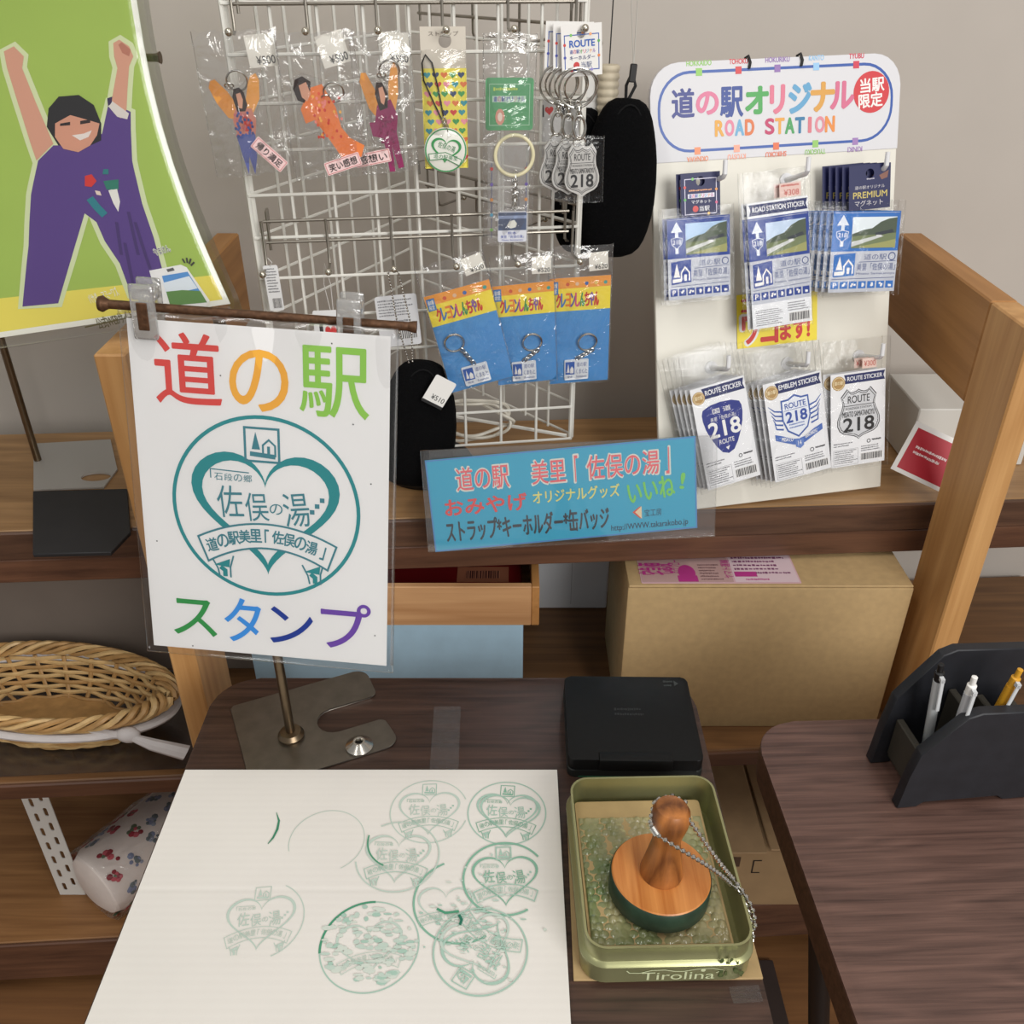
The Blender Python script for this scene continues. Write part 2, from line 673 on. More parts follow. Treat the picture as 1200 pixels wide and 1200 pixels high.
def key_ring(mb, c, R, r, m=None, tilt=0.0, seg=28):
    m = m or CHROME
    pts = [(c[0] + R * math.cos(2 * PI * i / seg), c[1] + R * math.sin(2 * PI * i / seg) * math.cos(tilt), c[2] + R * math.sin(2 * PI * i / seg) * math.sin(tilt)) for i in range(seg)]
    mb.tube(pts, r, m, 8, closed=True)


def chain_links(mb, a, b, n, R, r, m=None):
    a, b = Vector(a), Vector(b)
    for i in range(n):
        p = a.lerp(b, (i + 0.5) / n)
        d = (b - a).normalized()
        s = Vector((0, 0, 1)) if i % 2 else d.cross(Vector((0, 0, 1)))
        pts = [p + d * (R * math.cos(2 * PI * k / 12)) + s * (R * 0.6 * math.sin(2 * PI * k / 12)) for k in range(12)]
        mb.tube(pts, r, m or CHROME, 6, closed=True)

# ================================================================== THE ROOM
WALL_PAINT = paint((186, 178, 169), 0.85, noise=0.03, scale=6, bump=0.15)
mb = MB()
mb.box(-3.2, 3.2, 1.325, 1.45, 0, 2.8, WALL_PAINT)
tag(mb.build('wall_back'), 'plain warm grey painted wall behind the shelf', 'wall', kind='structure')
mb = MB()
mb.box(-3.2, 3.2, -3.2, 1.45, -0.05, 0.0, wood('wood_floor', (96, 62, 34), (142, 98, 58), 'x', 0.5, 0.5, 0.3))
tag(mb.build('floor'), 'brown wooden floor under the tables', 'floor', kind='structure')

# ================================================================== DISPLAY SHELF
SY = math.tan(rad(3.5))            # the shelf stands a little askew to the tables
ZU, ZL, ZB = 0.785, 0.457, 0.118   # upper, lower and bottom boards


def board(mb, x0, x1, yf, yb, z0, z1, m, bev=0.002):
    mb.prism([(x0, yf + x0 * SY), (x1, yf + x1 * SY), (x1, yb + x1 * SY), (x0, yb + x0 * SY)], z0, z1, m, bev, 1)


shelf = thing('display_shelf', 'wooden display shelf with pine side frames and dark brown board edges', 'shelf', T((0, 0.92, 0)))
OFF = T((0, -0.92, 0))


def sbuild(mb, name, label=None):
    bmesh.ops.transform(mb.bm, matrix=OFF, verts=mb.bm.verts[:])
    return mb.build(name, shelf, label)


mb = MB()
board(mb, -1.05, 0.9, 0.990, 1.262, ZU - 0.03, ZU, OAK_TOP)
board(mb, -1.05, 0.9, 0.984, 0.990, ZU - 0.0395, ZU + 0.0004, LIP_DARK)
sbuild(mb, 'shelf_board')
mb = MB()
board(mb, -1.05, 0.9, 0.986, 1.005, 0.7095, ZU - 0.040, LIP_RED)
sbuild(mb, 'front_rail', 'reddish brown rail under the upper board')
mb = MB()
board(mb, -1.05, 0.9, 0.888, 1.262, ZL - 0.022, ZL, wood('oak_lower', (92, 62, 36), (138, 98, 60), 'x', 0.8, 0.45, 0.3))
board(mb, -1.05, 0.9, 0.882, 0.888, ZL - 0.026, ZL + 0.0004, LIP_RED)
sbuild(mb, 'shelf_board')
mb = MB()
board(mb, -1.05, 0.9, 0.888, 1.262, ZB - 0.03, ZB, wood('oak_bottom', (120, 80, 46), (168, 122, 76), 'x', 0.8, 0.45, 0.3))
board(mb, -1.05, 0.9, 0.882, 0.888, ZB - 0.085, ZB + 0.0004, LIP_RED)
sbuild(mb, 'shelf_board')
RZ = at_y(108, 415, 0.842).z
for x0, y0 in ((at_y(108, 415, 0.842).x, 0.842), (at(1057, 275, (0, 0, RZ), ZUP).x, 0.905)):
    mb = MB()
    mb.box(x0, x0 + 0.031, y0, y0 + 0.092, 0.0, RZ - 0.0005, PINE, 0.002, 1)
    sbuild(mb, 'front_post')
    mb = MB()
    mb.box(x0, x0 + 0.031, y0 + 0.0925, 1.283, RZ - 0.123, RZ, PINE_Y, 0.002, 1)
    sbuild(mb, 'top_rail')

# ================================================================== TABLES
def black_leg(mb, x, y, z, dx=0.0):
    mb.tube([(x + dx, y, 0.012), (x, y, z)], 0.0125, paint((22, 22, 24), 0.4), 16)
    mb.lathe([(0, 0), (0.016, 0), (0.016, 0.014), (0, 0.014)], BLACK, 16, T((x + dx, y, 0)))


def table(name, label, x0, x1, y0, y1, z, top, edge, rot=0.0, splay=0.0):
    t = thing(name, label, 'table', T((x0, y1, 0)) @ Matrix.Rotation(rad(rot), 4, 'Z'))
    w, d = x1 - x0, y1 - y0
    mb = MB()
    mb.prism(rounded(w, d, 0.045, 8, w / 2, -d / 2), z - 0.004, z, top, 0.0025, 2)
    mb.prism(rounded(w, d, 0.045, 8, w / 2, -d / 2), z - 0.038, z - 0.004, edge, 0.003, 2)
    mb.build('tabletop', t)
    for lx, ly in ((0.055, -0.085), (w - 0.055, -0.085), (0.055, -d + 0.06), (w - 0.055, -d + 0.06)):
        mb = MB()
        black_leg(mb, lx, ly, z - 0.038, splay if lx < 0.1 else -splay)
        mb.build('leg', t)
    mb = MB()
    mb.box(0.055, w - 0.055, -0.093, -0.077, z - 0.063, z - 0.040, BLACK)
    mb.build('apron', t)
    return t


table('stamp_table', 'dark walnut table with rounded corners that carries the stamp, tin and sign stand',
      -0.326, 0.199, 0.22, 0.781, 0.70, WALNUT_X, WALNUT_LIGHT)
table('side_table', 'reddish walnut table with a black round leg beside the stamp table, carrying the pen holder',
      0.252, 0.95, 0.20, 0.712, 0.70, WALNUT_TOP2, WALNUT_LIGHT, 2.0, 0.11)

# clear tape strips stuck on the stamp table
TAPE = film('clear_tape', base=0.003, edge=0.07, rough=0.25, bump=0.3, scale=200, milky=0.015)


def tape(px, label):
    M, w, h = frame(*px, (0, 0, 0.70045), ZUP)
    mb = MB()
    mb.prism(rounded(w, h, 0.0008, 2), -0.00015, 0.00015, TAPE)
    o = mb.build('adhesive_tape')
    o.matrix_world = M
    tag(o, label, 'tape')


tape([(509, 828), (541, 828), (536, 903), (503, 905)], 'strip of clear tape stuck on the walnut table above the stamped cardboard')
tape([(856, 1157), (888, 1154), (895, 1172), (858, 1178)], 'small crumpled bit of clear tape at the table edge in front of the tin')

# ================================================================== BOXES AND TRAYS IN THE SHELF
def carton(name, label, M, w, d, h, m, sticker=None, group=None):
    """closed carton: faces with flap seam on top"""
    t = thing(name, label, 'box', M, group)
    mb = MB()
    mb.box(-w / 2, w / 2, 0, d, 0, h, m, 0.0025, 2)
    mb.build('carton_body', t)
    mb = MB()
    mb.box(-w / 2 + 0.001, w / 2 - 0.001, 0.001, d / 2 - 0.0008, h + 0.0002, h + 0.0032, m, 0.001, 1)
    mb.build('flap', t)
    mb = MB()
    mb.box(-w / 2 + 0.001, w / 2 - 0.001, d / 2 + 0.0008, d - 0.001, h + 0.0002, h + 0.0032, m, 0.001, 1)
    mb.build('flap', t)
    return t


a, b = at_y(716, 853, 0.95), at_y(1070, 690, 0.95)
BW = 0.366
big = carton('cardboard_box', 'large plain brown cardboard box with a pink delivery slip, under the upper shelf', T((0.148 + BW / 2, 0.95, ZL)), BW, 0.20, 0.2425, KRAFT)
mb = MB()
pw, ph = 0.205, 0.085
mb.prism(rounded(pw, ph, 0.002, 3), 0, 0.0003, paint((208, 170, 176), 0.5))
pr = Print(mb, pw, ph, 0.0003)
PINK = (178, 52, 130)
pr.rect(0.005, 0.03, 0.58, 0.97, (186, 152, 148), 1)
pr.text('宅急便', 0.04, 0.35, 0.17, 0.90, PINK, 3, 0.01, 90)
pr.text('ダウンロード', 0.15, 0.45, 0.33, 0.62, PINK, 3, 0.0, 90)
pr.ell(0.30, 0.72, 0.055, 0.2, PINK, 2)
pr.rect(0.235, 0.80, 0.36, 0.96, PINK, 2)
pr.small(0.38, 0.5, 0.52, 0.95, 6, (120, 90, 90), 2, seed=4)
pr.text('ヤマト運輸', 0.46, 0.55, 0.66, 0.70, PINK, 3, 0.005, 90)
pr.rect(0.59, 0.03, 0.99, 0.97, (214, 190, 196), 1)
pr.small(0.61, 0.2, 0.97, 0.80, 6, (120, 60, 100), 2, seed=8)
pr.rect(0.60, 0.70, 0.74, 0.83, PINK, 2)
pr.small(0.66, 0.88, 0.84, 0.96, 1, PINK, 3, seed=5)
o = mb.build('delivery_slip', big, 'pink and white printed delivery slip')
o.matrix_local = T((-BW / 2 + 0.018 + pw / 2, 0.006 + ph / 2, 0.2425 + 0.0034)) @ Matrix.Rotation(0, 4, 'Z')

# light blue carton under the pine tray
BLUEBOX = paint((182, 218, 240), 0.5, noise=0.06, scale=25)
x0, x1 = at_y(300, 790, 0.99).x, at_y(613, 760, 0.99).x
bb = carton('gift_box', 'light blue cardboard box on the lower shelf under the pine tray', T(((x0 + x1) / 2, 0.985, ZL)), x1 - x0, 0.22, at_y(500, 733, 0.955).z - ZL - 0.0035, BLUEBOX)
bbtop = at_y(500, 733, 0.955).z

tr = thing('wooden_tray', 'open pine tray with visible end grain, stacked on the light blue box', 'tray', T((0, 0.955, bbtop)))
tx1 = at_y(632, 710, 0.955).x
tx0 = tx1 - 0.355
hh = at_y(500, 688, 0.955).z - bbtop
mb = MB()
mb.box(tx0, tx1 - 0.0105, 0, 0.010, 0, hh, PINE_X, 0.001, 1)
mb.build('front_board', tr)
mb = MB()
mb.box(tx1 - 0.0103, tx1, 0, 0.24, 0, hh, PINE_Y, 0.001, 1)
mb.build('end_board', tr)
mb = MB()
mb.box(tx0 - 0.0105, tx0 - 0.0003, 0, 0.24, 0, hh, PINE_Y, 0.001, 1)
mb.build('end_board', tr)
mb = MB()
mb.box(tx0, tx1 - 0.0105, 0.23, 0.24, 0, hh, PINE_X, 0.001, 1)
mb.build('back_board', tr)
mb = MB()
mb.box(tx0, tx1 - 0.0105, 0.0102, 0.2298, 0.0, 0.005, PINE_X)
mb.build('bottom_board', tr)
RED = paint((98, 12, 17), 0.32, noise=0.1, scale=20, coat=0.3)
mb = MB()
mb.box(tx0 + 0.02, tx1 - 0.022, 0.02, 0.2, 0.0055, 0.034, RED, 0.005, 3)
pr = Print(mb, 0.05, 0.02)
t = thing('red_packet', 'glossy dark red packet lying inside the pine tray', 'packet', T((0, 0.955, bbtop)))
mb.build('wrapper', t)
mb = MB()
mb.box(tx1 - 0.11, tx1 - 0.04, 0.05, 0.085, 0.0342, 0.0346, paint((150, 92, 66), 0.6))
pr = Print(mb, 0.06, 0.03, 0.0437)
mb2 = MB()
pr = Print(mb2, 0.05, 0.022)
pr.bars(0.05, 0.1, 0.95, 0.9, (60, 20, 20), back=(168, 110, 84))
o = mb2.build('barcode', t, 'small barcode label')
o.location = (tx1 - 0.075, 0.066, 0.0348)
mb.build('label_patch', t)

# grey sheet and pale folder leaning at the back of the lower shelf
t_ = MB()
GREYB = paint((116, 104, 94), 0.7, noise=0.05, scale=12)
t_.prism([(-0.50, 0), (0.13, 0), (0.135, 0.12), (0.12, 0.235), (-0.50, 0.235)], -0.002, 0.002, GREYB, 0.0005, 1, Matrix.Rotation(rad(86), 4, 'X'))
o = t_.build('backing_sheet')
o.matrix_world = T((-0.50, 1.072, ZL + 0.003))
tag(o, 'brownish grey board leaning below the upper shelf behind the basket', 'board')
x0, x1 = at_y(630, 690, 1.222).x, at_y(712, 690, 1.222).x
t_ = MB()
t_.box(x0, x1, 0, 0.006, 0, 0.24, paint((232, 231, 233), 0.5), 0.002, 1)
t_.box(x0 + 0.055, x0 + 0.0555, -0.0004, 0, 0.01, 0.235, paint((160, 158, 158), 0.5))
o = t_.build('plastic_folder')
o.matrix_world = T((0, 1.222, ZL + 0.0006))
tag(o, 'pale grey plastic folder standing at the back between the pine tray and the brown box', 'folder')

# carton on the bottom board, seen through the gap between the tables
lo = thing('flap_carton', 'old brown carton with creased flaps, low in the gap between the two tables', 'box', T((0.31, 0.905, ZB + 0.0006)))
mb = MB()
mb.box(-0.15, 0.21, 0, 0.30, 0, 0.128, paint((170, 140, 102), 0.75, noise=0.08, scale=20), 0.003, 2)
mb.build('carton_body', lo)
for xa, xb, q in ((-0.149, 0.068, 0.6), (0.074, 0.209, -1.6)):
    mb = MB()
    mb.box(xa, xb, -0.008, 0.298, 0.1335, 0.1365, paint((176, 144, 106), 0.75, noise=0.1, scale=30), 0.0012, 1, Matrix.Rotation(rad(q), 4, 'X'))
    mb.build('flap', lo)
mb = MB()
mb.box(-0.100, -0.088, 0.21, 0.26, 0.1412, 0.1418, paint((58, 40, 30), 0.6))
mb.build('printed_mark', lo, 'dark printed mark')
mb = MB()
pr = Print(mb, 0.34, 0.115)
pr.poly([(0.28, 0.08), (0.52, 0.05), (0.50, 0.5), (0.30, 0.62)], (152, 120, 84), 1)
pr.rect(0.49, 0.05, 0.54, 0.24, (92, 70, 54), 2)
pr.line([(0.635, 0.12), (0.60, 0.12), (0.60, 0.36), (0.635, 0.36)], 0.006, (40, 34, 30), 2)
pr.poly([(0.2, 0.55), (0.42, 0.7), (0.40, 0.95), (0.2, 0.95)], (158, 124, 88), 1)
o = mb.build('stain', lo, 'brown tape stains and a black printed bracket')
o.matrix_local = T((0.02, -0.0004, 0.064)) @ Matrix.Rotation(PI / 2, 4, 'X')
mb = MB()
mb.box(0, 0.17, 0, 0.20, 0, 0.006, paint((52, 40, 36), 0.6, noise=0.1), 0.001, 1)
o = mb.build('dark_board')
o.matrix_world = T((0.250, 0.685, 0.001))
tag(o, 'dark brown board lying on the floor between the tables', 'board')

# pen holder on the side table
hx, hy = at_z(1050, 948, 0.70).x, at_z(1050, 948, 0.70).y
ph_ = thing('pen_holder', 'dark wooden desk pen holder with shaped black side panels, on the side table', 'pen holder', T((hx, hy, 0.7003)) @ Matrix.Rotation(rad(6), 4, 'Z'))
HOLD = paint((58, 54, 46), 0.55, noise=0.15, scale=40)
side = [(0, 0), (0.020, 0), (0.025, 0.009), (0.10, 0.009), (0.106, 0), (0.13, 0), (0.13, 0.138), (0.055, 0.142), (0.042, 0.136), (0.024, 0.108), (0.008, 0.086), (0.004, 0.05)]
SWAP = Matrix(((1, 0, 0, 0), (0, 0, 1, 0), (0, 1, 0, 0), (0, 0, 0, 1)))
for yy, kk in ((0.0, 0.82), (0.057, 1.0)):
    mb = MB()
    mb.prism([(q[0], q[1] * kk) for q in side], 0, 0.011, paint((31, 32, 37), 0.5, noise=0.2, scale=50), 0.001, 1, T((0, yy, 0)) @ SWAP)
    mb.build('side_panel', ph_)
for xx, hz in ((0.014, 0.060), (0.058, 0.095), (0.088, 0.085), (0.118, 0.08)):
    mb = MB()
    mb.box(xx, xx + 0.007, 0.0113, 0.0567, 0.0145, hz, HOLD, 0.001, 1)
    mb.build('divider', ph_)
mb = MB()
mb.box(0.016, 0.125, 0.0113, 0.0567, 0.0102, 0.0143, HOLD)
mb.build('base_board', ph_)


def pen(x, y, tilt, label, body, grip):
    t = thing('pen', label, 'pen', T((hx + x, hy + y, 0.7152)) @ Matrix.Rotation(rad(tilt), 4, 'Y') @ Matrix.Rotation(rad(4), 4, 'X'), 'pens in the holder')
    mb = MB()
    mb.lathe([(0, 0), (0.0012, 0.001), (0.004, 0.018), (0.0046, 0.02), (0.0046, 0.118), (0, 0.118)], body, 16)
    mb.build('barrel', t)
    mb = MB()
    mb.lathe([(0, 0.1182), (0.0042, 0.1182), (0.0042, 0.128), (0.0026, 0.129), (0.0026, 0.138), (0, 0.139)], grip, 14)
    mb.build('push_button', t)
    mb = MB()
    mb.box(-0.0018, 0.0018, -0.0085, -0.0068, 0.085, 0.127, paint((210, 212, 214), 0.2), 0.0006, 1)
    mb.box(-0.0018, 0.0018, -0.0085, -0.004, 0.1225, 0.127, paint((210, 212, 214), 0.2))
    mb.build('clip', t)


pen(0.038, 0.042, -8, 'clear ballpoint pen with a black push button in the dark holder', paint((200, 204, 206), 0.15), BLACK)
pen(0.048, 0.024, -3, 'ballpoint pen with a white push button beside the clear pen', paint((190, 192, 196), 0.15), WHITE)
pen(0.076, 0.034, 4, 'yellow ballpoint pen furthest inside the dark holder', paint((214, 156, 44), 0.3), paint((214, 156, 44), 0.3))

# ================================================================== LEFT: BASKET, MAT, BUNDLE, UPRIGHT
bk_c = Vector((-0.640, 0.955, ZL + 0.0030))
mb = MB()
mb.prism(rounded(0.44, 0.20, 0.02, 6), 0, 0.002, film('smoky_mat', base=0.06, edge=0.5, rough=0.2, tint=(0.72, 0.70, 0.68), bump=0.0, milky=0.02), 0.0006, 1)
o = mb.build('clear_mat')
o.matrix_world = T((-0.640, 0.960, ZL + 0.0006)) @ Matrix.Rotation(rad(3.5), 4, 'Z')
tag(o, 'smoky clear plastic mat with rounded corners under the wicker basket', 'mat')

bk = thing('wicker_basket', 'pale wicker basket with a grey cloth ribbon, on the lower shelf beside the pine post', 'basket', T(bk_c) @ Matrix.Rotation(rad(-8), 4, 'Z') @ Matrix.Diagonal((1.55, 1.0, 1.0, 1)))
WICK = paint((206, 172, 118), 0.5, noise=0.18, scale=80)
WICK2 = paint((178, 138, 86), 0.5, noise=0.18, scale=80)
rnd = random.Random(3)
mb = MB()
for ring_i in range(9):
    z = 0.004 + ring_i * 0.0065
    R0 = 0.056 + 0.030 * (ring_i / 8) ** 0.7
    pts = []
    for k in range(72):
        a = 2 * PI * k / 72
        wv = 0.0028 * math.sin(a * 12 + (PI if ring_i % 2 else 0))
        pts.append(((R0 + wv) * 1.25 * math.cos(a), (R0 + wv) * 0.85 * math.sin(a), z + 0.0008 * math.sin(5 * a + ring_i)))
    mb.tube(pts, 0.0031, WICK if ring_i % 3 else WICK2, 6, closed=True)
for k in range(24):
    a = 2 * PI * (k + 0.5) / 24
    mb.tube([((0.055 + 0.031 * (j / 6) ** 0.7) * 1.25 * math.cos(a), (0.055 + 0.031 * (j / 6) ** 0.7) * 0.85 * math.sin(a), 0.002 + 0.058 * j / 6) for j in range(7)], 0.0022, WICK2, 6)
mb.lathe([(0, 0.002), (0.056, 0.002), (0.056, 0.004), (0, 0.004)], WICK2, 28, Matrix.Diagonal((1.25, 0.85, 1, 1)))
mb.build('woven_body', bk)
mb = MB()
for s in range(5):
    pts = []
    for k in range(90):
        a = 2 * PI * k / 90
        ph2 = a * 9 + 2 * PI * s / 5
        rr = 0.089 + 0.0065 * math.cos(ph2)
        pts.append((rr * 1.25 * math.cos(a), rr * 0.85 * math.sin(a), 0.072 + 0.008 * math.sin(ph2)))
    mb.tube(pts, 0.0034, WICK if s % 2 else WICK2, 6, closed=True)
mb.build('braided_rim', bk)
RIB = paint((206, 200, 198), 0.8, noise=0.06, scale=70)
mb = MB()
n = 64
for k in range(n):
    pass
mb.tube([(0.0925 * 1.25 * math.cos(2 * PI * k / n), 0.0925 * 0.85 * math.sin(2 * PI * k / n), 0.052) for k in range(n)], 0.006, RIB, 8, closed=True)
kx, ky = 0.0935 * 1.25 * math.cos(rad(-38)), 0.0935 * 0.85 * math.sin(rad(-38))
mb.ball((kx, ky - 0.006, 0.052), 0.011, RIB, 12)
mb.tube([(kx, ky - 0.008, 0.052), (kx + 0.024, ky - 0.014, 0.047), (kx + 0.052, ky - 0.012, 0.036)], 0.008, RIB, 8, radii=[0.004, 0.008, 0.010])
mb.tube([(kx, ky - 0.008, 0.052), (kx - 0.024, ky - 0.010, 0.054), (kx - 0.050, ky - 0.004, 0.050)], 0.008, RIB, 8, radii=[0.004, 0.008, 0.010])
mb.build('ribbon', bk, 'grey cloth ribbon tied in a bow')

fb = thing('floral_bundle', 'rounded white bundle with red and blue rose print in clear wrap, on the bottom shelf', 'bundle', T((-0.565, 0.995, ZB + 0.0640)) @ Matrix.Rotation(rad(-34), 4, 'Z') @ Matrix.Diagonal((0.92, 1, 0.92, 1)) @ Matrix.Rotation(PI / 2, 4, 'X'))
CLOTH = paint((226, 214, 206), 0.7, noise=0.05, scale=30)
mb = MB()
prof = [(0, -0.13), (0.038, -0.13), (0.054, -0.124), (0.0625, -0.108), (0.0635, 0.0), (0.0625, 0.108), (0.054, 0.124), (0.038, 0.13), (0, 0.13)]
mb.lathe(prof, CLOTH, 40)
rnd = random.Random(12)
spots = []
for k in range(260):
    a, zz = rnd.uniform(0, 2 * PI), rnd.uniform(-0.115, 0.118)
    if any(abs(zz - q[1]) < 0.021 and abs(math.sin((a - q[0]) / 2)) < 0.16 for q in spots):
        continue
    spots.append((a, zz))
    blue = rnd.random() < 0.4
    for j in range(9):
        da, dz = rnd.gauss(0, 0.075), rnd.gauss(0, 0.0045)
        c = rnd.choice(((128, 138, 168), (150, 158, 176), (104, 116, 120))) if blue else rnd.choice(((168, 40, 58), (196, 84, 96), (142, 28, 44), (96, 112, 84)))
        Rr = 0.0641
        m = Matrix.Rotation(a + da, 4, 'Z') @ T((Rr - 0.0009, 0, zz + dz)) @ Matrix.Rotation(PI / 2, 4, 'Y')
        rr = rnd.uniform(0.0026, 0.0056)
        mb.lathe([(rr, 0), (rr * 0.7, 0.0008), (0, 0.001)], paint(c, 0.7), 7, m)
mb.build('printed_cloth', fb)
mb = MB()
rnd = random.Random(5)
offs = {}


def wrapfn(u, v):
    k = (round(u * 36) % 36, round(v * 20))
    if k not in offs:
        offs[k] = rnd.uniform(-0.0022, 0.0022)
    r = 0.0685 + offs[k]
    return (r * math.cos(2 * PI * u), r * math.sin(2 * PI * u), (v - 0.5) * 0.25)


mb.grid(wrapfn, 36, 20, FILM)
mb.build('clear_wrap', fb, sharp=180)

up = MB()
holes = []
for k in range(7):
    for q in (0, 1):
        holes.append(rounded(0.006, 0.018, 0.0028, 4, 0.012 + q * 0.016, 0.02 + k * 0.032 + q * 0.012))
up.prism([(0, 0), (0.04, 0), (0.04, 0.239), (0, 0.239)], 0, 0.0015, paint((214, 212, 206), 0.4), holes=holes)
o = up.build('slotted_upright')
o.matrix_world = T((-0.715, 0.925, 0.119))  @ Matrix.Rotation(PI / 2, 4, 'X')
tag(o, 'white metal upright with slots beside the floral bundle', 'upright')

# ================================================================== SIGN STAND ON THE STAMP TABLE
BRASSY = paint((120, 104, 84), 0.36, 1.0, noise=0.12, scale=70)
RUST = paint((92, 64, 44), 0.55, 0.6, noise=0.3, scale=220, bump=0.4)


def cslot_plate(mb, M=None, m=None):
    """flat steel foot with a deep round-ended slot"""
    w, d = 0.150, 0.126
    pts = []

    def arc(cx, cy, r, a0, a1, n=6):
        return [(cx + r * math.cos(rad(a0 + (a1 - a0) * i / n)), cy + r * math.sin(rad(a0 + (a1 - a0) * i / n))) for i in range(n + 1)]
    r = 0.014
    pts += [(0, 0)]
    pts += arc(w - r, r, r, -90, 0)
    pts += arc(w - r * 0.7, 0.042 - r * 0.5, r * 0.5, 0, 90)
    pts += [(0.0975, 0.042)]
    pts += [(0.0975 + 0.0185 * math.cos(rad(a)), 0.0605 + 0.0185 * math.sin(rad(a))) for a in range(270, 89, -20)]
    pts += arc(w - r * 0.5, 0.079 + r * 0.5, r * 0.5, -90, 0)
    pts += arc(w - r, d - r, r, 0, 90)
    pts += [(0.004, d), (0, d - 0.004)]
    mb.prism(pts, 0, 0.0022, m or STEEL, 0.0004, 1, M)


pole_p = Vector((-0.228, 0.689, 0.70))
st = thing('sign_stand', 'steel sign stand with slotted foot, thin pole and rusty crossbar, on the stamp table', 'stand', T(pole_p))
a = at_z(276, 840, 0.70)
ang = math.atan2(at_z(410, 790, 0.70).y - a.y, at_z(410, 790, 0.70).x - a.x)
PM = T((-0.024, -0.071, 0.0003)) @ Matrix.Rotation(rad(24), 4, 'Z')
mb = MB()
cslot_plate(mb, PM)
mb.build('base_plate', st)
mb = MB()
cone = [(0.0035, 0.0026), (0.0118, 0.0026), (0.0125, 0.004), (0.0085, 0.008), (0.005, 0.0095), (0.0035, 0.0095)]
mb.lathe([(0, 0.0026), (0.0125, 0.0026), (0.0135, 0.006), (0.0105, 0.0105), (0.004, 0.0115), (0, 0.0115)], BRASSY, 28)
mb.build('pole_socket', st)
sx = at_z(421, 872, 0.706) - pole_p
mb = MB()
M = T((sx.x, sx.y, 0))
mb.lathe([(0.0032, 0.0026), (0.0135, 0.0026), (0.0140, 0.0045), (0.0085, 0.0085), (0.0060, 0.0105), (0.0042, 0.0105), (0.0034, 0.009), (0.0032, 0.0026)], paint((190, 186, 178), 0.25, 1.0), 32, M)
mb.lathe([(0, 0.0030), (0.0036, 0.0030), (0.0036, 0.004), (0, 0.004)], BLACK, 16, M)
mb.build('spare_socket', st, 'shiny empty cone socket')
zc = at_y(326, 372, 0.690).z - 0.70
mb = MB()
mb.tube([(0, 0, 0.008), (0.0, 0, zc)], 0.0048, BRASSY, 14)
mb.build('pole', st)
A, B = at_y(122, 356, 0.689) - pole_p, at_y(484, 383, 0.689) - pole_p
mb = MB()
d = (B - A).normalized()
mb.tube([A, B], 0.0036, RUST, 12)
mb.tube([A - d * 0.004, A - d * 0.001, A + d * 0.001, A + d * 0.004], 0.006, RUST, 12, radii=[0.0055, 0.0065, 0.005, 0.0036])
mb.tube([B - d * 0.004, B, B + d * 0.003], 0.006, RUST, 12, radii=[0.0036, 0.0046, 0.0048])
mb.build('crossbar', st)
for px in ((173, 358), (411, 375)):
    c = at_y(px[0], px[1], 0.689) - pole_p
    q = d.to_track_quat('X', 'Z').to_matrix().to_4x4()
    CM = T(c) @ q
    mb = MB()
    mb.box(-0.0095, 0.0095, -0.012, -0.0075, -0.024, 0.020, CLIP, 0.002, 2, CM)
    mb.box(-0.0095, 0.0095, 0.0055, 0.0095, -0.024, 0.020, CLIP, 0.002, 2, CM)
    mb.box(-0.0095, 0.0095, -0.0074, 0.0054, 0.006, 0.016, CLIP, 0.002, 2, CM)
    cl = mb.build('clip', st, 'clear plastic clip')
    mb = MB()
    mb.box(-0.0042, 0.0042, -0.0135, -0.0123, -0.0155, 0.0065, RUST, 0.0008, 1, CM)
    mb.build('spring_plate', cl, 'rusty brown spring plate')

# laminated sign hanging from the two clips
SN = Vector((-0.076, -0.976, 0.206)).normalized()
SP = Vector((-0.217, 0.648, 1.0))
SM, sw, sh = frame((150, 374), (460, 393), (451, 779), (179, 757), SP, SN)
sg = thing('laminated_sign', 'large laminated white sign with a teal heart stamp picture, hung on the sign stand', 'sign', SM)
TEAL, TEAL2 = (38, 138, 142), (62, 128, 140)


def heart_pts(cx, cy, w, h, tip=1.0, n=60, dent=0.28):
    """heart outline in a box of half width w, half height h"""
    out = []
    for i in range(n):
        t = 2 * PI * i / n
        x = 16 * math.sin(t) ** 3 / 16.0
        y = (13 * math.cos(t) - 5 * math.cos(2 * t) - 2 * math.cos(3 * t) - math.cos(4 * t)) / 17.0
        out.append((cx + x * w, cy - (y + 0.0) * h))
    return out


def band(pr, outer, inner, c, l):
    k = len(outer)
    vs = [pr.P(x, y, l) for x, y in outer] + [pr.P(x, y, l) for x, y in inner]
    pr.faces(vs, [(i, (i + 1) % k, k + (i + 1) % k, k + i) for i in range(k)], c, l)


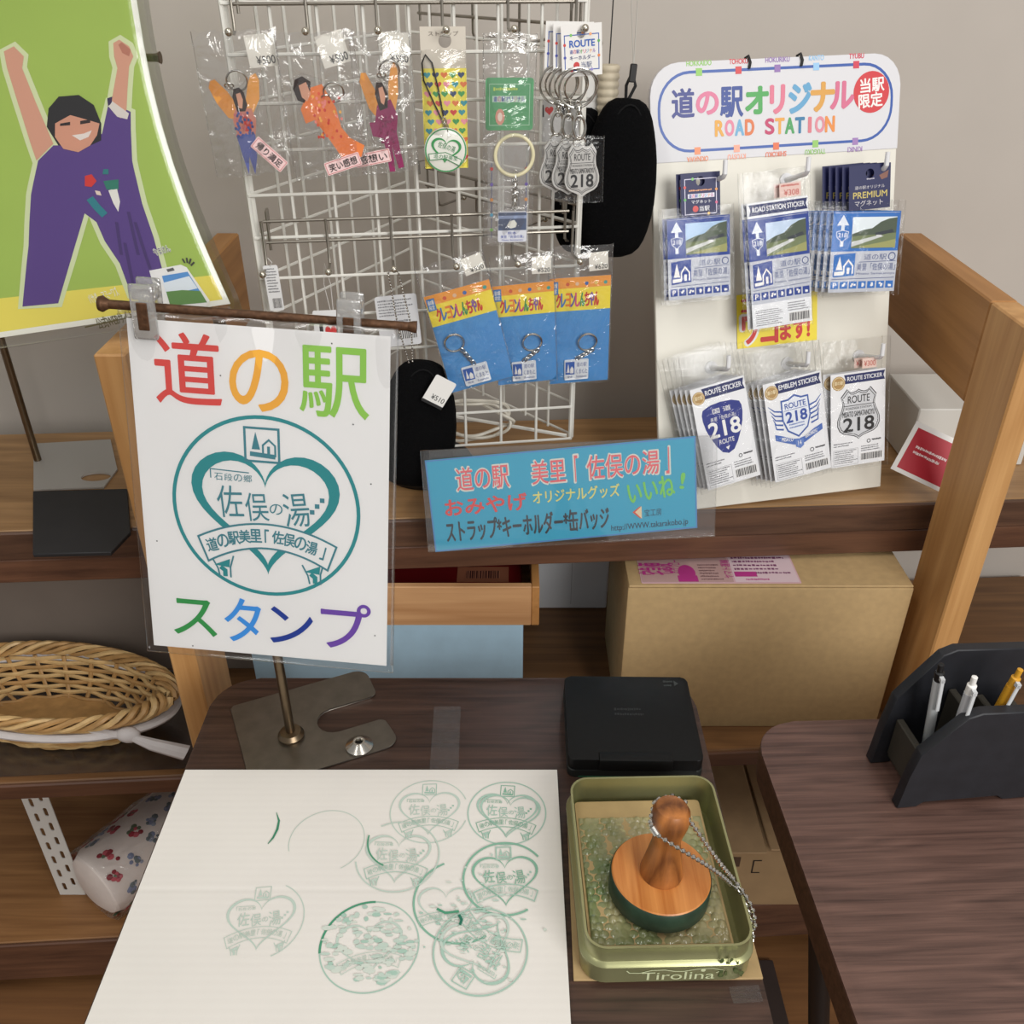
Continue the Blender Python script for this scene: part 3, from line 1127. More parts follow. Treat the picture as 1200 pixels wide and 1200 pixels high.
def stamp_picture(pr, cx, cy, r, rot, c, c2=None, full=True, l=2, wd=1.0, ring=(0, 360), parts='rhpbts', seed=0):
    """the round heart stamp; r as a fraction of the sheet width"""
    c2 = c2 or c
    asp = pr.w / pr.h
    cr, sr = math.cos(rad(rot)), math.sin(rad(rot))

    def q(x, y):                     # stamp coordinates -1..1, y down
        X, Y = x * cr + y * sr, -x * sr + y * cr
        return (cx + X * r, cy + Y * r * asp)
    if 'r' in parts:
        n = 72
        pts = [q(math.cos(rad(ring[0] + (ring[1] - ring[0]) * i / n)), -math.sin(rad(ring[0] + (ring[1] - ring[0]) * i / n))) for i in range(n if ring[1] - ring[0] >= 360 else n + 1)]
        pr.line(pts, 0.040 * r * wd, c, l, closed=ring[1] - ring[0] >= 360)
    if 'h' in parts:
        o = [q(x, y) for x, y in heart_pts(0.0, -0.036, 0.80, 0.806)]
        i_ = [q(x, y) for x, y in heart_pts(0.0, -0.028, 0.685 if full else 0.74, 0.685 if full else 0.745)]
        band(pr, o, i_, c, l)
    if 'p' in parts:
        pr.line([q(-0.20, -0.88), q(0.16, -0.88), q(0.16, -0.52), q(-0.20, -0.52)], 0.025 * r * wd, c2, l, closed=True)
        pr.poly([q(-0.13, -0.65), q(-0.04, -0.65), q(-0.085, -0.84)], c2, l)
        pr.line([q(-0.15, -0.60), q(0.12, -0.58)], 0.05 * r, c2, l)
        pr.line([q(-0.01, -0.58), q(-0.01, -0.70), q(0.055, -0.76), q(0.12, -0.70), q(0.12, -0.58)], 0.02 * r, c2, l)
        pr.line([q(0.05, -0.69), q(0.05, -0.60)], 0.03 * r, c2, l)

    def ch(s, x, y, hw, hh, col, b=0.0, a=0.0):
        X, Y = q(x, y)
        pr.text(s, X - hw * r, Y - hh * r * asp, X + hw * r, Y + hh * r * asp, col, l + 1, b, rot + a)
    if 't' in parts:
        # two lines of script inside the heart
        pr.line([q(-0.585, -0.30), q(-0.585, -0.40), q(-0.17, -0.385)], 0.012 * r, c2, l)
        for k, s in enumerate('石段の郷'):
            ch(s, -0.50 + 0.105 * k, -0.32, 0.045, 0.04, c2)
        for k, (s, x, y, w_, h_, a) in enumerate((('佐', -0.39, -0.05, 0.14, 0.18, 4), ('俣', -0.10, -0.01, 0.125, 0.16, 5), ('の', 0.11, 0.0, 0.070, 0.06, 0), ('湯', 0.33, -0.01, 0.14, 0.19, 8))):
            ch(s, x, y, w_, h_, c2 if full else c, 0.0, a)
        for x, y in ((0.50, 0.0), (0.555, -0.07), (0.61, -0.14)):
            pr.poly([q(x - 0.025, y - 0.025), q(x + 0.025, y - 0.025), q(x + 0.025, y + 0.025), q(x - 0.025, y + 0.025)], c2, l)
    if 'b' in parts:
        # curved ribbon over the lower part of the heart
        n = 20
        up_ = [(-0.76 + 1.52 * i / n, 0.18 + 0.20 * (abs(-1 + 2 * i / n)) ** 2) for i in range(n + 1)]
        dn_ = [(-0.66 + 1.32 * i / n, 0.46 + 0.20 * (abs(-1 + 2 * i / n)) ** 2) for i in range(n + 1)]
        fill = pr.m(paint((232, 231, 230), 0.5))
        k = n + 1
        if full:
            pr.faces([pr.P(*q(x, y), l + 1) for x, y in up_] + [pr.P(*q(x, y), l + 1) for x, y in dn_], [(i, i + 1, k + i + 1, k + i) for i in range(n)], fill, l + 1)
        loop = [q(*p) for p in up_] + [q(*p) for p in dn_[::-1]]
        pr.line(loop, 0.022 * r * wd, c2, l + 2, closed=True)
        for i, s in enumerate('道の駅美里「佐俣の湯」'):
            t = -0.86 + 1.72 * i / 10
            x, y = 0.71 * t, 0.315 + 0.20 * t * t
            hw = 0.062
            if s in '「」':
                hw = 0.022
            X, Y = q(x, y)
            pr.text(s, X - hw * r, Y - 0.075 * r * asp, X + hw * r, Y + 0.075 * r * asp, c2, l + 3, 0.025 if full else 0, rot - 17 * t)
    if 's' in parts:
        for sx_ in (-1, 1):
            x = sx_ * 0.50
            pr.poly([q(x - 0.10, 0.70), q(x + 0.08, 0.62), q(x + 0.07, 0.72)], c, l + 1)
            pr.line([q(x - 0.03, 0.72), q(x + 0.02, 0.76), q(x + 0.02, 0.83)], 0.05 * r, c, l + 1)
            pr.line([q(x + 0.12, 0.58), q(x + 0.08, 0.72), q(x + 0.08, 0.84)], 0.018 * r, c2, l + 1)
            pr.line([q(x - 0.12, 0.62), q(x - 0.06, 0.74), q(x - 0.04, 0.84)], 0.018 * r, c2, l + 1)


mb = MB()
mb.prism([(-sw / 2, -sh / 2), (sw / 2, -sh / 2), (sw / 2, sh / 2), (-sw / 2, sh / 2)], -0.0002, 0.0, paint((232, 231, 230), 0.5))
pr = Print(mb, sw, sh, 0.0, 0.45)
pr.text('道', 0.095, 0.030, 0.350, 0.228, (214, 72, 66), 2, 0.010)
pr.text('の', 0.385, 0.062, 0.610, 0.232, (236, 172, 62), 2, 0.012)
pr.text('駅', 0.655, 0.040, 0.920, 0.234, (142, 198, 80), 2, 0.010)
stamp_picture(pr, 0.508, 0.520, 0.373, 0, TEAL, TEAL2, True, 2)
pr.text('ス', 0.095, 0.832, 0.278, 0.952, (48, 146, 74), 2, 0.012)
pr.text('タ', 0.315, 0.815, 0.470, 0.960, (58, 146, 224), 2, 0.012)
pr.text('ン', 0.508, 0.832, 0.688, 0.952, (22, 58, 148), 2, 0.014)
pr.text('プ', 0.725, 0.802, 0.930, 0.952, (108, 70, 166), 2, 0.012)
for x, y in ((0.05, 0.65), (0.86, 0.25), (0.93, 0.42), (0.17, 0.99), (0.95, 0.9), (0.35, 0.14), (0.78, 0.03)):
    pr.disc(x, y, 0.003, (70, 70, 70), 2, 8)
mb.build('printed_sheet', sg)
mb = MB()


def pw_(u, v):
    x, y = (u - 0.5) * (sw + 0.012), (v - 0.5) * (sh + 0.012)
    e = min(u, 1 - u, v, 1 - v)
    top = max(0, v - 0.78) / 0.22
    return (x, y, 0.0013 + (0.0016 * top * math.sin(u * 21) + 0.0005 * math.sin(u * 9 + v * 7)) * (1 if e > 0 else 0.2))


mb.grid(pw_, 44, 40, POUCH, thick=0.0022)
mb.build('laminate_pouch', sg, 'clear shiny laminate with a narrow margin', sharp=180)

# ================================================================== STAMPED CARDBOARD, INK PAD, TIN, STAMP
cx0, cx1, cy0, cy1 = -0.3225, 0.0445, 0.345, 0.641
cd = thing('cardboard_sheet', 'large white corrugated sheet covered with faint green trial stamps, on the stamp table', 'cardboard', T(((cx0 + cx1) / 2, (cy0 + cy1) / 2, 0.7026)))
cw, chh = cx1 - cx0, cy1 - cy0
CARDW = paint((226, 221, 214), 0.7, noise=0.025, scale=9)
mb = MB()
# fine corrugation showing through, plus one crease across
nx = 90
yc = at_z(400, 1043, 0.706).y - (cy0 + cy1) / 2


def cardfn(u, v):
    y = (v - 0.5) * chh
    return ((u - 0.5) * cw, y, 0.0032 + 0.00003 * math.sin(y * 2 * PI / 0.0075) - 0.00022 * math.exp(-((y - yc) / 0.0025) ** 2))


mb.grid(cardfn, 2, 220, CARDW, thick=0.0032)
pr = Print(mb, cw, chh, 0.0035, 0.6)


def cf(px, py):
    p = at_z(px, py, 0.7062)
    return ((p.x - cx0) / cw, (cy1 - p.y) / chh)


G1, G2, G3 = (128, 176, 152), (164, 194, 178), (70, 146, 112)
G4 = (188, 204, 192)


def trial(px, py, r, rot, c, c2, parts, ring=(0, 360), l=1, wd=1.0):
    x, y = cf(px, py)
    stamp_picture(pr, x, y, r / cw, rot, c, c2, False, l, wd, ring, parts)


trial(503, 950, 0.0365, 2, G4, G2, 'rhbpts', (20, 340), 1, 0.7)
trial(594, 952, 0.0365, -3, G2, G1, 'rhbpts', (0, 360), 1, 0.8)
trial(597, 954, 0.0360, -6, G2, G2, 'h', (0, 360), 3, 0.8)
trial(466, 1003, 0.0370, 0, G4, G2, 'rhbts', (-170, 120), 5, 0.8)
trial(592, 1029, 0.0365, 2, G1, G2, 'rhbpt', (35, 300), 5, 1.3)
trial(305, 1078, 0.0360, 6, G4, G4, 'hbpts', (200, 360), 1, 0.7)
trial(305, 1078, 0.0360, 6, G4, G4, 'r', (-70, 60), 1, 0.6)
trial(433, 1108, 0.0400, 0, G3, G2, 'r', (90, 190), 1, 1.2)
trial(433, 1108, 0.0400, 0, G2, G2, 'r', (190, 450), 1, 0.7)
trial(433, 1108, 0.0340, 8, G4, G4, 'hb', (0, 360), 2, 0.7)
trial(383, 985, 0.0340, 0, G4, G4, 'r', (-60, 200), 1, 0.5)
trial(540, 1055, 0.0400, 14, G1, G2, 'r', (100, 290), 2, 1.1)
trial(522, 1062, 0.030, 0, G4, G2, 'hb', (0, 360), 3, 0.8)
trial(563, 1114, 0.0380, 150, G2, G2, 'rhbpt', (0, 360), 6, 0.9)
trial(560, 1105, 0.0370, 20, G4, G2, 'h', (0, 360), 7, 0.9)
trial(470, 985, 0.0300, 60, G3, G3, 'r', (110, 185), 9, 1.1)
pr.line([cf(324, 952), cf(327, 962), cf(325, 972), cf(320, 982), cf(314, 989)], 0.004, (58, 132, 100), 3, widths=[0.001, 0.005, 0.006, 0.005, 0.002])
rnd = random.Random(21)
G5 = (204, 212, 201)
for k in range(150):
    a, q = rnd.uniform(0, 2 * PI), rnd.random() ** 0.5
    px, py = 433 + 56 * q * math.cos(a), 1108 + 46 * q * math.sin(a)
    x, y = cf(px, py)
    ww = rnd.uniform(0.004, 0.013)
    pr.ell(x, y, ww, rnd.uniform(0.003, 0.008), rnd.choice((G5, G5, G4, G4, G2)), 4, 7)
for k in range(110):
    px, py = rnd.gauss(560, 26), rnd.gauss(1085, 30)
    x, y = cf(px, py)
    if x < 0.985:
        pr.ell(x, y, rnd.uniform(0.002, 0.009), rnd.uniform(0.002, 0.005), rnd.choice((G5, G4, G2)), 8, 6)
pr.line([cf(538, 1073), cf(541, 1079), cf(539, 1085)], 0.006, (18, 108, 84), 12)
pr.line([cf(512, 1066), cf(522, 1071), cf(538, 1069)], 0.006, G3, 12)
mb.build('sheet', cd)
# brown cardboard strip under tin
mb = MB()
p = [at_z(*q, 0.701) for q in ((664, 950), (838, 935), (894, 1148), (672, 1150))]
mb.prism([(v.x, v.y) for v in p][::-1], 0.7005, 0.7030, KRAFT, 0.0004, 1)
o = mb.build('cardboard_mat')
tag(o, 'brown cardboard piece peeking out from under the green tin', 'cardboard')

# ink pad
PM_, iw, ih = frame((661, 794), (806, 794), (824, 893), (665, 893), (0, 0, 0.722), ZUP)
PM_ = T((PM_.translation.x, PM_.translation.y, 0.7002)) @ Matrix.Rotation(math.atan2(PM_[1][0], PM_[0][0]), 4, 'Z')
ip = thing('ink_pad', 'closed black plastic stamp pad case behind the green tin', 'stamp pad', PM_)
PADB = paint((14, 14, 14), 0.5, noise=0.15, scale=200, spec=0.25)
mb = MB()
mb.prism(rounded(iw, ih, 0.007), 0, 0.0095, paint((22, 26, 24), 0.5), 0.0018, 2)
mb.build('pad_base', ip)
mb = MB()
mb.prism(rounded(iw - 0.001, ih - 0.001, 0.007), 0.010, 0.0235, PADB, 0.003, 3)
pr = Print(mb, iw, ih, 0.0235, 0.5)
pr.small(0.80, 0.05, 0.88, 0.15, 2, (58, 62, 60), 1, seed=3)
pr.poly([(0.885, 0.05), (0.92, 0.09), (0.885, 0.12)], (58, 62, 60), 1)
pr.small(0.38, 0.40, 0.66, 0.52, 2, (30, 30, 30), 1, seed=2)
mb.build('lid', ip)
mb = MB()
mb.box(-iw * 0.27, iw * 0.27, -ih / 2 - 0.002, -ih / 2 + 0.010, 0.012, 0.0255, PADB, 0.0015, 2)
mb.build('latch', ip)
mb = MB()
mb.box(-iw * 0.42, iw * 0.30, -ih / 2 - 0.0004, -ih / 2 + 0.002, 0.0006, 0.0016, paint((30, 92, 62), 0.5))
mb.build('ink_stain', ip, 'green ink smear on the rim')

# tin
TZ = 0.746
TM, tw, th = frame((672, 913), (833, 908), (884, 1104), (684, 1114), (0, 0, TZ), ZUP)
tyaw = math.atan2(TM[1][0], TM[0][0])
TM = T((TM.translation.x, TM.translation.y, 0.7034)) @ Matrix.Rotation(tyaw, 4, 'Z')
tin = thing('tin_tray', 'shallow rectangular olive green metal tin with rounded corners holding the wooden stamp', 'tin', TM)
TG = paint((166, 166, 122), 0.32, 0.7, noise=0.08, scale=25, name='olive_tin')
TGIN = paint((136, 142, 84), 0.28, 0.75, noise=0.12, scale=25)
mb = MB()
zt = TZ - 0.7034


def tin_wall(mb, prof, m):
    """sweep a profile (outset, z) round the rounded rectangle"""
    rings = [[mb.bm.verts.new((x, y, z)) for x, y in rounded(tw + 2 * o, th + 2 * o, 0.016 + o, 7)] for o, z in prof]
    fs = []
    for A_, B_ in zip(rings, rings[1:]):
        k = len(A_)
        fs += [mb.bm.faces.new((A_[i], A_[(i + 1) % k], B_[(i + 1) % k], B_[i])) for i in range(k)]
    fs.append(mb.bm.faces.new(rings[0]))
    fs.append(mb.bm.faces.new(rings[-1]))
    bmesh.ops.recalc_face_normals(mb.bm, faces=fs)
    mb._done(fs, m, None)


tin_wall(mb, [(0.000, 0.0), (0.003, 0.002), (0.003, 0.019), (0.0042, 0.0205), (0.0042, 0.0225), (0.003, 0.024), (0.0005, 0.0255), (0.0, 0.027), (0.0, zt - 0.0012), (0.0008, zt), (-0.0012, zt), (-0.0012, 0.003)], TG)
mb.build('tin_body', tin)
mb = MB()
pr = Print(mb, 0.075, 0.0145, 0.0, 0.35)
pr.text('Tirolina', 0.16, 0.30, 0.93, 0.98, (206, 212, 170), 1, 0.004)
pr.line([(0.0 + 0.0, 0.10), (0.03, 0.30), (0.14, 0.34), (0.26, 0.12), (0.40, 0.10), (0.50, 0.24), (0.60, 0.26), (0.74, 0.08), (0.90, 0.05), (1.0, 0.22), (0.94, 0.45)], 0.012, (206, 212, 170), 1)
pr.disc(0.80, 0.20, 0.025, (206, 212, 170), 1)
o = mb.build('lettering', tin, 'cream script lettering on the front')
o.matrix_local = T((0.004, -th / 2 - 0.0033, 0.0116)) @ Matrix.Rotation(PI / 2, 4, 'X')
mb = MB()
rnd = random.Random(2)
pr = Print(mb, tw, 0.036, 0.0)
for k in range(16):
    pr.ell(rnd.uniform(0.74, 0.95), rnd.uniform(0.1, 0.85), rnd.uniform(0.006, 0.02), rnd.uniform(0.03, 0.1), rnd.choice(((70, 84, 44), (88, 96, 56))), 1, 7)
o = mb.build('wear_mark', tin, 'dark scuffs near the front corner')
o.matrix_local = T((0, -th / 2 - 0.0034, 0.0190)) @ Matrix.Rotation(PI / 2, 4, 'X')

ft = 0.0225                      # height of the packing inside the tin
fo = thing('packing_board', 'brown cardboard cushioned with green-stained bubble wrap inside the tin', 'padding', TM @ T((-0.0035, -0.003, 0.0036)))
mb = MB()
fw, fh = tw - 0.015, th - 0.014
mb.prism(rounded(fw, fh, 0.003, 2), 0, ft - 0.004, paint((176, 150, 104), 0.8, noise=0.1, scale=40))
mb.build('card_layer', fo)
# bubble wrap: soft sheet with round bubbles, ink stained
bwm = bpy.data.materials.new('bubble_wrap')
bwm.use_nodes = True
nt = bwm.node_tree
b_ = nt.nodes['Principled BSDF']
tc = nt.nodes.new('ShaderNodeTexCoord')
nz = nt.nodes.new('ShaderNodeTexNoise')
nz.inputs['Scale'].default_value = 22
nz.inputs['Detail'].default_value = 6
nt.links.new(tc.outputs['Object'], nz.inputs['Vector'])
rp = nt.nodes.new('ShaderNodeValToRGB')
rp.color_ramp.elements[0].position, rp.color_ramp.elements[1].position = 0.36, 0.66
rp.color_ramp.elements[0].color, rp.color_ramp.elements[1].color = rgb((104, 120, 76)), rgb((170, 158, 116))
nt.links.new(nz.outputs['Fac'], rp.inputs['Fac'])
nt.links.new(rp.outputs['Color'], b_.inputs['Base Color'])
b_.inputs['Roughness'].default_value = 0.16
b_.inputs['Coat Weight'].default_value = 0.5
mb = MB()
rnd = random.Random(9)
bw, bh = fw - 0.004, fh - 0.030
cells = {}


def bub(u, v):
    x, y = u * bw, v * bh
    p = 0.0076
    row = math.floor(y / (p * 0.866))
    best = 9
    for rr in (row - 1, row, row + 1):
        ox = (p / 2 if rr % 2 else 0)
        kx_ = round((x - ox) / p)
        dd = math.hypot(x - ox - kx_ * p, y - (rr + 0.5) * p * 0.866)
        best = min(best, dd)
    h_ = 0.0022 * math.sqrt(max(0, 1 - (best / 0.0035) ** 2))
    key = (round(u * 130), round(v * 150))
    e = min(u, 1 - u, v, 1 - v)
    return (x - bw / 2 + 0.0, y - bh / 2 - 0.004, ft - 0.0036 + (h_ * (0.55 + 0.45 * math.sin(x * 190) * math.sin(y * 150)) + 0.0008 * math.sin(x * 300 + 40 * y)) * (1 if e > 0 else 0))


mb.grid(bub, 130, 170, bwm)
mb.build('bubble_wrap', fo, 'wrinkled bubble wrap stained with green ink', sharp=180)

# wooden stamp standing in the tin
zb = 0.7034 + 0.0036 + ft + 0.0004
c0 = at_z(771, 1044, zb)
R_ = 0.0415
stp = thing('wooden_stamp', 'round wooden hand stamp with a turned handle and dark green rim, standing in the tin', 'stamp', T((c0.x, c0.y, zb)) @ Matrix.Rotation(rad(-2), 4, 'X') @ Matrix.Rotation(rad(2), 4, 'Y'))
STW = wood('stamp_wood', (176, 104, 44), (222, 152, 84), 'y', 1.4, 0.38, 0.4)
STW2 = wood('handle_wood', (100, 56, 26), (204, 130, 66), 'z', 0.7, 0.34, 0.5)
mb = MB()
mb.lathe([(0, 0), (R_ - 0.002, 0), (R_, 0.003), (R_, 0.0205), (R_ - 0.001, 0.0222)], paint((38, 58, 44), 0.5, noise=0.35, scale=60), 64)
mb.build('inked_rim', stp, 'dark green ink-soaked side of the disc')
mb = MB()
mb.lathe([(R_ - 0.001, 0.0222), (R_ - 0.0018, 0.0232), (0, 0.0232)], STW, 64)
mb.build('disc', stp)
mb = MB()
mb.lathe([(0, 0.0232), (0.0165, 0.0232), (0.0170, 0.0255), (0.0150, 0.034), (0.0128, 0.044), (0.0112, 0.052), (0.0108, 0.057), (0.0122, 0.063), (0.0142, 0.070), (0.0150, 0.076), (0.0143, 0.081), (0.0118, 0.0845), (0.006, 0.0862), (0, 0.0865)], STW2, 40, T((0, 0, -0.0051)) @ Matrix.Diagonal((1.04, 1.04, 1.22, 1)))
mb.build('handle', stp)

# bead chain looped round the neck of the handle, hanging over the rim of the tin
def bez(P, n):
    out = []
    for i in range(n + 1):
        t = i / n
        q = [Vector(p) for p in P]
        while len(q) > 1:
            q = [a.lerp(b, t) for a, b in zip(q, q[1:])]
        out.append(q[0])
    return out


ny = c0.y
pl = at_y(762, 962, ny - 0.003)
neck = Vector((pl.x + 0.0155, ny + 0.002, pl.z))
endp = at_z(883, 1104, 0.722)
rimx = at_z(856, 1036, TZ + 0.004)
a0_ = at_y(770, 978, ny - 0.016)
front = [neck + Vector((0.004, 0.0145, 0.006)), neck + Vector((-0.010, 0.011, 0.005)), pl, at_y(764, 969, ny - 0.012), a0_] + bez([a0_, at_y(795, 996, ny - 0.026), at_y(838, 1016, ny - 0.024), rimx], 16)[1:]
back = [neck + Vector((0.004, 0.0145, 0.006)), neck + Vector((0.0135, 0.008, 0.006)), at_y(803, 955, ny - 0.002)] + bez([at_y(803, 955, ny - 0.002), at_y(816, 972, ny - 0.006), at_y(842, 1012, ny - 0.016), rimx + Vector((0.003, 0.004, 0.001))], 14)[1:]
tail = bez([rimx, at_z(866, 1040, 0.752), at_z(882, 1060, 0.736), endp], 12)
tail2 = bez([rimx + Vector((0.003, 0.004, 0.001)), at_z(873, 1048, 0.752), at_z(888, 1066, 0.738), endp + Vector((0.001, 0.005, 0.008))], 12)


def beads(path, step, r, mb, m):
    acc = 0.0
    mb.tube(path, r * 0.30, m, 5)
    mb.ball(path[0], r, m, 8)
    for a, b in zip(path, path[1:]):
        d = (b - a).length
        t = step - acc
        while t <= d:
            mb.ball(a.lerp(b, t / d), r, m, 8)
            t += step
        acc = d - (t - step)


bc = thing('ball_chain', 'silver bead chain looped round the stamp handle and hanging over the tin rim', 'chain', T(neck))
mb = MB()
for pth in (front, back, tail, tail2):
    beads([p - neck for p in pth], 0.0056, 0.0021, mb, CHROME)
mb.build('bead_strand', bc)
mb = MB()
q0, q1 = at_y(764, 969, ny - 0.012) - neck, a0_ - neck
mb.tube([q0, q1], 0.0027, CHROME, 10)
mb.build('connector', bc)

# ================================================================== WIRE RACK
RYAW = 8.0
RN = upright(RYAW)
RO = at_y(290, 220, 1.03, RYAW)
RO.z = 0.867
rr_ = at_y(668, 514, 1.03, RYAW)
RW = (Vector((rr_.x, rr_.y, 0)) - Vector((RO.x, RO.y, 0))).length
RD = 0.245
RM = T(RO) @ Matrix.Rotation(rad(RYAW), 4, 'Z')
RMI = RM.inverted()
RH = 0.545
WIRE = paint((226, 224, 216), 0.35)
CELL = RW / 8
rk = thing('wire_rack', 'white wire grid display rack with three panels on a black foot, standing on the shelf', 'rack', RM)


def grid_panel(w, flip=False):
    mb = MB()
    n = max(3, round(w / CELL))
    for i in range(n + 1):
        x = w * i / n
        mb.tube([(x, 0, 0), (x, 0, RH)], 0.0018 if 0 < i < n else 0.0026, WIRE, 6)
    k = int(RH / CELL)
    for j in range(k + 1):
        z = j * CELL + 0.002
        mb.tube([(0, -0.0022, z), (w, -0.0022, z)], 0.0017, WIRE, 6)
    return mb


def rp(px, py, d=0.0):
    """pixel -> point on the plane d in front of the rack's face"""
    return at(px, py, RO + RN * d, RN)


mb = grid_panel(RW)
mb.build('grid_panel', rk)
slen = math.hypot(RW / 2 - 0.006, RD)
sang = math.atan2(RD, RW / 2 - 0.006)
LM = T((RW / 2, RD + 0.004, 0)) @ Matrix.Rotation(PI + sang, 4, 'Z')
RMx = T((RW + 0.003, 0.006, 0)) @ Matrix.Rotation(PI - sang, 4, 'Z')
mb = grid_panel(slen)
o1 = mb.build('grid_panel', rk)
o1.matrix_local = T((RW / 2 - 0.003, RD + 0.004, 0)) @ Matrix.Rotation(PI + sang, 4, 'Z')
o2 = o1.copy()
COL.objects.link(o2)
o2.parent = rk
o2.matrix_local = RMx
mb = MB()
zb_ = ZU + 0.0006 - RO.z
mb.lathe([(0, zb_), (0.062, zb_), (0.064, zb_ + 0.006), (0.058, zb_ + 0.016), (0.02, zb_ + 0.024), (0, zb_ + 0.024)], BLACK, 36, T((RW * 0.5, RD * 0.40, 0)))
mb.build('foot', rk, 'round black foot')
mb = MB()
mb.tube([(RW / 2, RD * 0.40, zb_ + 0.02), (RW / 2, RD * 0.40, 0.012)], 0.006, WIRE, 12)
for j in (0.004,):
    for q in ((0.004, 0.002), (RW - 0.004, 0.002), (RW / 2, RD)):
        mb.tube([(RW / 2, RD * 0.40, j), (q[0], q[1], j)], 0.0025, WIRE, 6)
mb.build('pivot_post', rk)
RAILM = paint((150, 144, 134), 0.35, 0.9)
TIP = paint((196, 190, 176), 0.25, 0.9)


def hook_rail(name, label, M, length, xs, reach=0.045, group='hook rails on the wire rack', drop=0.046):
    """two steel rods hooked over the grid, with forward pegs"""
    t = thing(name, label, 'hook rail', M, group)
    mb = MB()
    mb.tube([(0, -0.007, 0), (length, -0.007, 0)], 0.0017, RAILM, 8)
    mb.tube([(0, -0.007, -0.022), (length, -0.007, -0.022)], 0.0017, RAILM, 8)
    for x in (0.004, length - 0.004):
        mb.tube([(x, 0.006, -0.006), (x, 0.006, 0.010), (x, -0.007, 0.010), (x, -0.007, -0.030)], 0.0015, RAILM, 8)
    mb.build('rail', t)
    for x in xs:
        mb = MB()
        mb.tube([(x, -0.0098, 0.001), (x, -0.0098, -drop + 0.008), (x, -0.0125, -drop + 0.001), (x, -0.017, -drop), (x, -0.0098 - reach, -drop + 0.004)], 0.0015, RAILM, 8)
        mb.ball((x, -0.0098 - reach, -drop + 0.004), 0.0037, TIP, 12)
        mb.build('hook', t)
    return t


tips1 = [(268, 38), (358, 38), (443, 38), (523, 37), (603, 31), (686, 30)]
tips2 = [(308, 323), (385, 321), (462, 319), (535, 313), (607, 308), (680, 302)]
for tips, lab in ((tips1, 'steel hook rail with ball-tipped pegs along the top of the wire rack'), (tips2, 'steel hook rail with ball-tipped pegs across the middle of the wire rack')):
    loc = [RMI @ rp(p[0], p[1], 0.055) for p in tips]
    z = sum(q.z for q in loc) / len(loc) + 0.042
    hook_rail('hook_rail', lab, RM @ T((0.012, 0, z)), RW - 0.024, [q.x - 0.012 for q in loc])
    zmid = z
for MM, lab in ((o1.matrix_local.copy(), 'steel hook rail on the far panel of the wire rack nearest the green poster'), (RMx, 'steel hook rail on the far panel of the wire rack nearest the white display board')):
    hook_rail('hook_rail', lab, RM @ MM @ T((0.012, 0, zmid)), slen - 0.024, [0.02 + k * (slen - 0.064) / 3 for k in range(4)])
    hook_rail('hook_rail', lab.replace('steel hook rail on the far panel of the wire rack', 'upper hook rail on the far rack panel'), RM @ MM @ T((0.012, 0, zmid + 0.20)), slen - 0.024, [0.02 + k * (slen - 0.064) / 3 for k in range(4)])

# ------------------------------------------------------------------ goods in the top row
PRICE = paint((232, 228, 218), 0.6)


def price_label(parent, name, text, x, y, z, w, h, rot=0.0, c=(232, 228, 218)):
    mb = MB()
    mb.box(-w / 2, w / 2, -h / 2, h / 2, -0.0001, 0.0001, paint(c, 0.6))
    pr = Print(mb, w, h, 0.0001, 0.6)
    if text:
        pr.text(text, 0.28, 0.66, 0.95, 0.92, (60, 60, 60), 2, 0.01)
    o = mb.build(name, parent, 'small white price label')
    o.matrix_local = T((x, y, z)) @ Matrix.Rotation(rad(rot), 4, 'Z')
    return o


def fxy(w, h):
    return lambda x, y: ((x - 0.5) * w, (0.5 - y) * h)


SKIN, HAIR = (216, 160, 132), (44, 30, 26)


def charm_bag(name, label, corners, d, seed, draw, price, tagtext, tagpos, figure_outline, ringpos):
    M, w, h = frame(*corners, RO + RN * d, RN)
    t = thing(name, label, 'keychain', M, 'acrylic figure keychains in clear bags')
    bag('bag', t, w, h, 0.006, seed, 0.0026)
    f = fxy(w, h)
    mb = MB()
    mb.prism([f(*p) for p in figure_outline], 0.0004, 0.0026, ACRYLIC, 0.0004, 1)
    pr = Print(mb, w, h, 0.0027, 0.45)
    draw(pr)
    mb.build('acrylic_figure', t)
    mb = MB()
    cx, cy = f(*ringpos)
    key_ring(mb, (cx, cy, 0.003), 0.0095, 0.0010, tilt=0.3)
    key_ring(mb, (cx - 0.008, cy - 0.004, 0.003), 0.004, 0.0007, tilt=0.9)
    mb.build('key_ring', t)
    mb = MB()
    tw_, th_ = 0.036, 0.0125
    mb.prism(rounded(tw_, th_, 0.001, 2), 0.0002, 0.0012, paint((238, 206, 204), 0.4))
    pr = Print(mb, tw_, th_, 0.0012, 0.4)
    pr.line([(0.03, 0.08), (0.97, 0.08), (0.97, 0.92), (0.03, 0.92)], 0.012, (190, 60, 60), 1, True)
    pr.text(tagtext, 0.10, 0.2, 0.90, 0.8, (30, 26, 26), 2, 0.02)
    o = mb.build('name_tag', t, 'pink tag with black lettering')
    x, y = f(*tagpos[:2])
    o.matrix_local = T((x, y, 0.0035)) @ Matrix.Rotation(rad(tagpos[2]), 4, 'Z')
    x, y = f(*price[1:3])
    price_label(t, 'price_label', price[0], x, y, -0.0012, 0.026, 0.028, price[3])


def fig_wings(cl, cl2, pts):
    def draw(pr):
        for pl, c in pts:
            pr.poly(pl, c, 1 if c in ((220, 150, 70), (226, 160, 80)) else 2)
        rnd = random.Random(4)
        x0, y0, x1, y1 = cl
        for k in range(44):
            pr.ell(rnd.uniform(x0, x1), rnd.uniform(y0, y1), 0.018, 0.012, rnd.choice(cl2), 3, 7)
    return draw


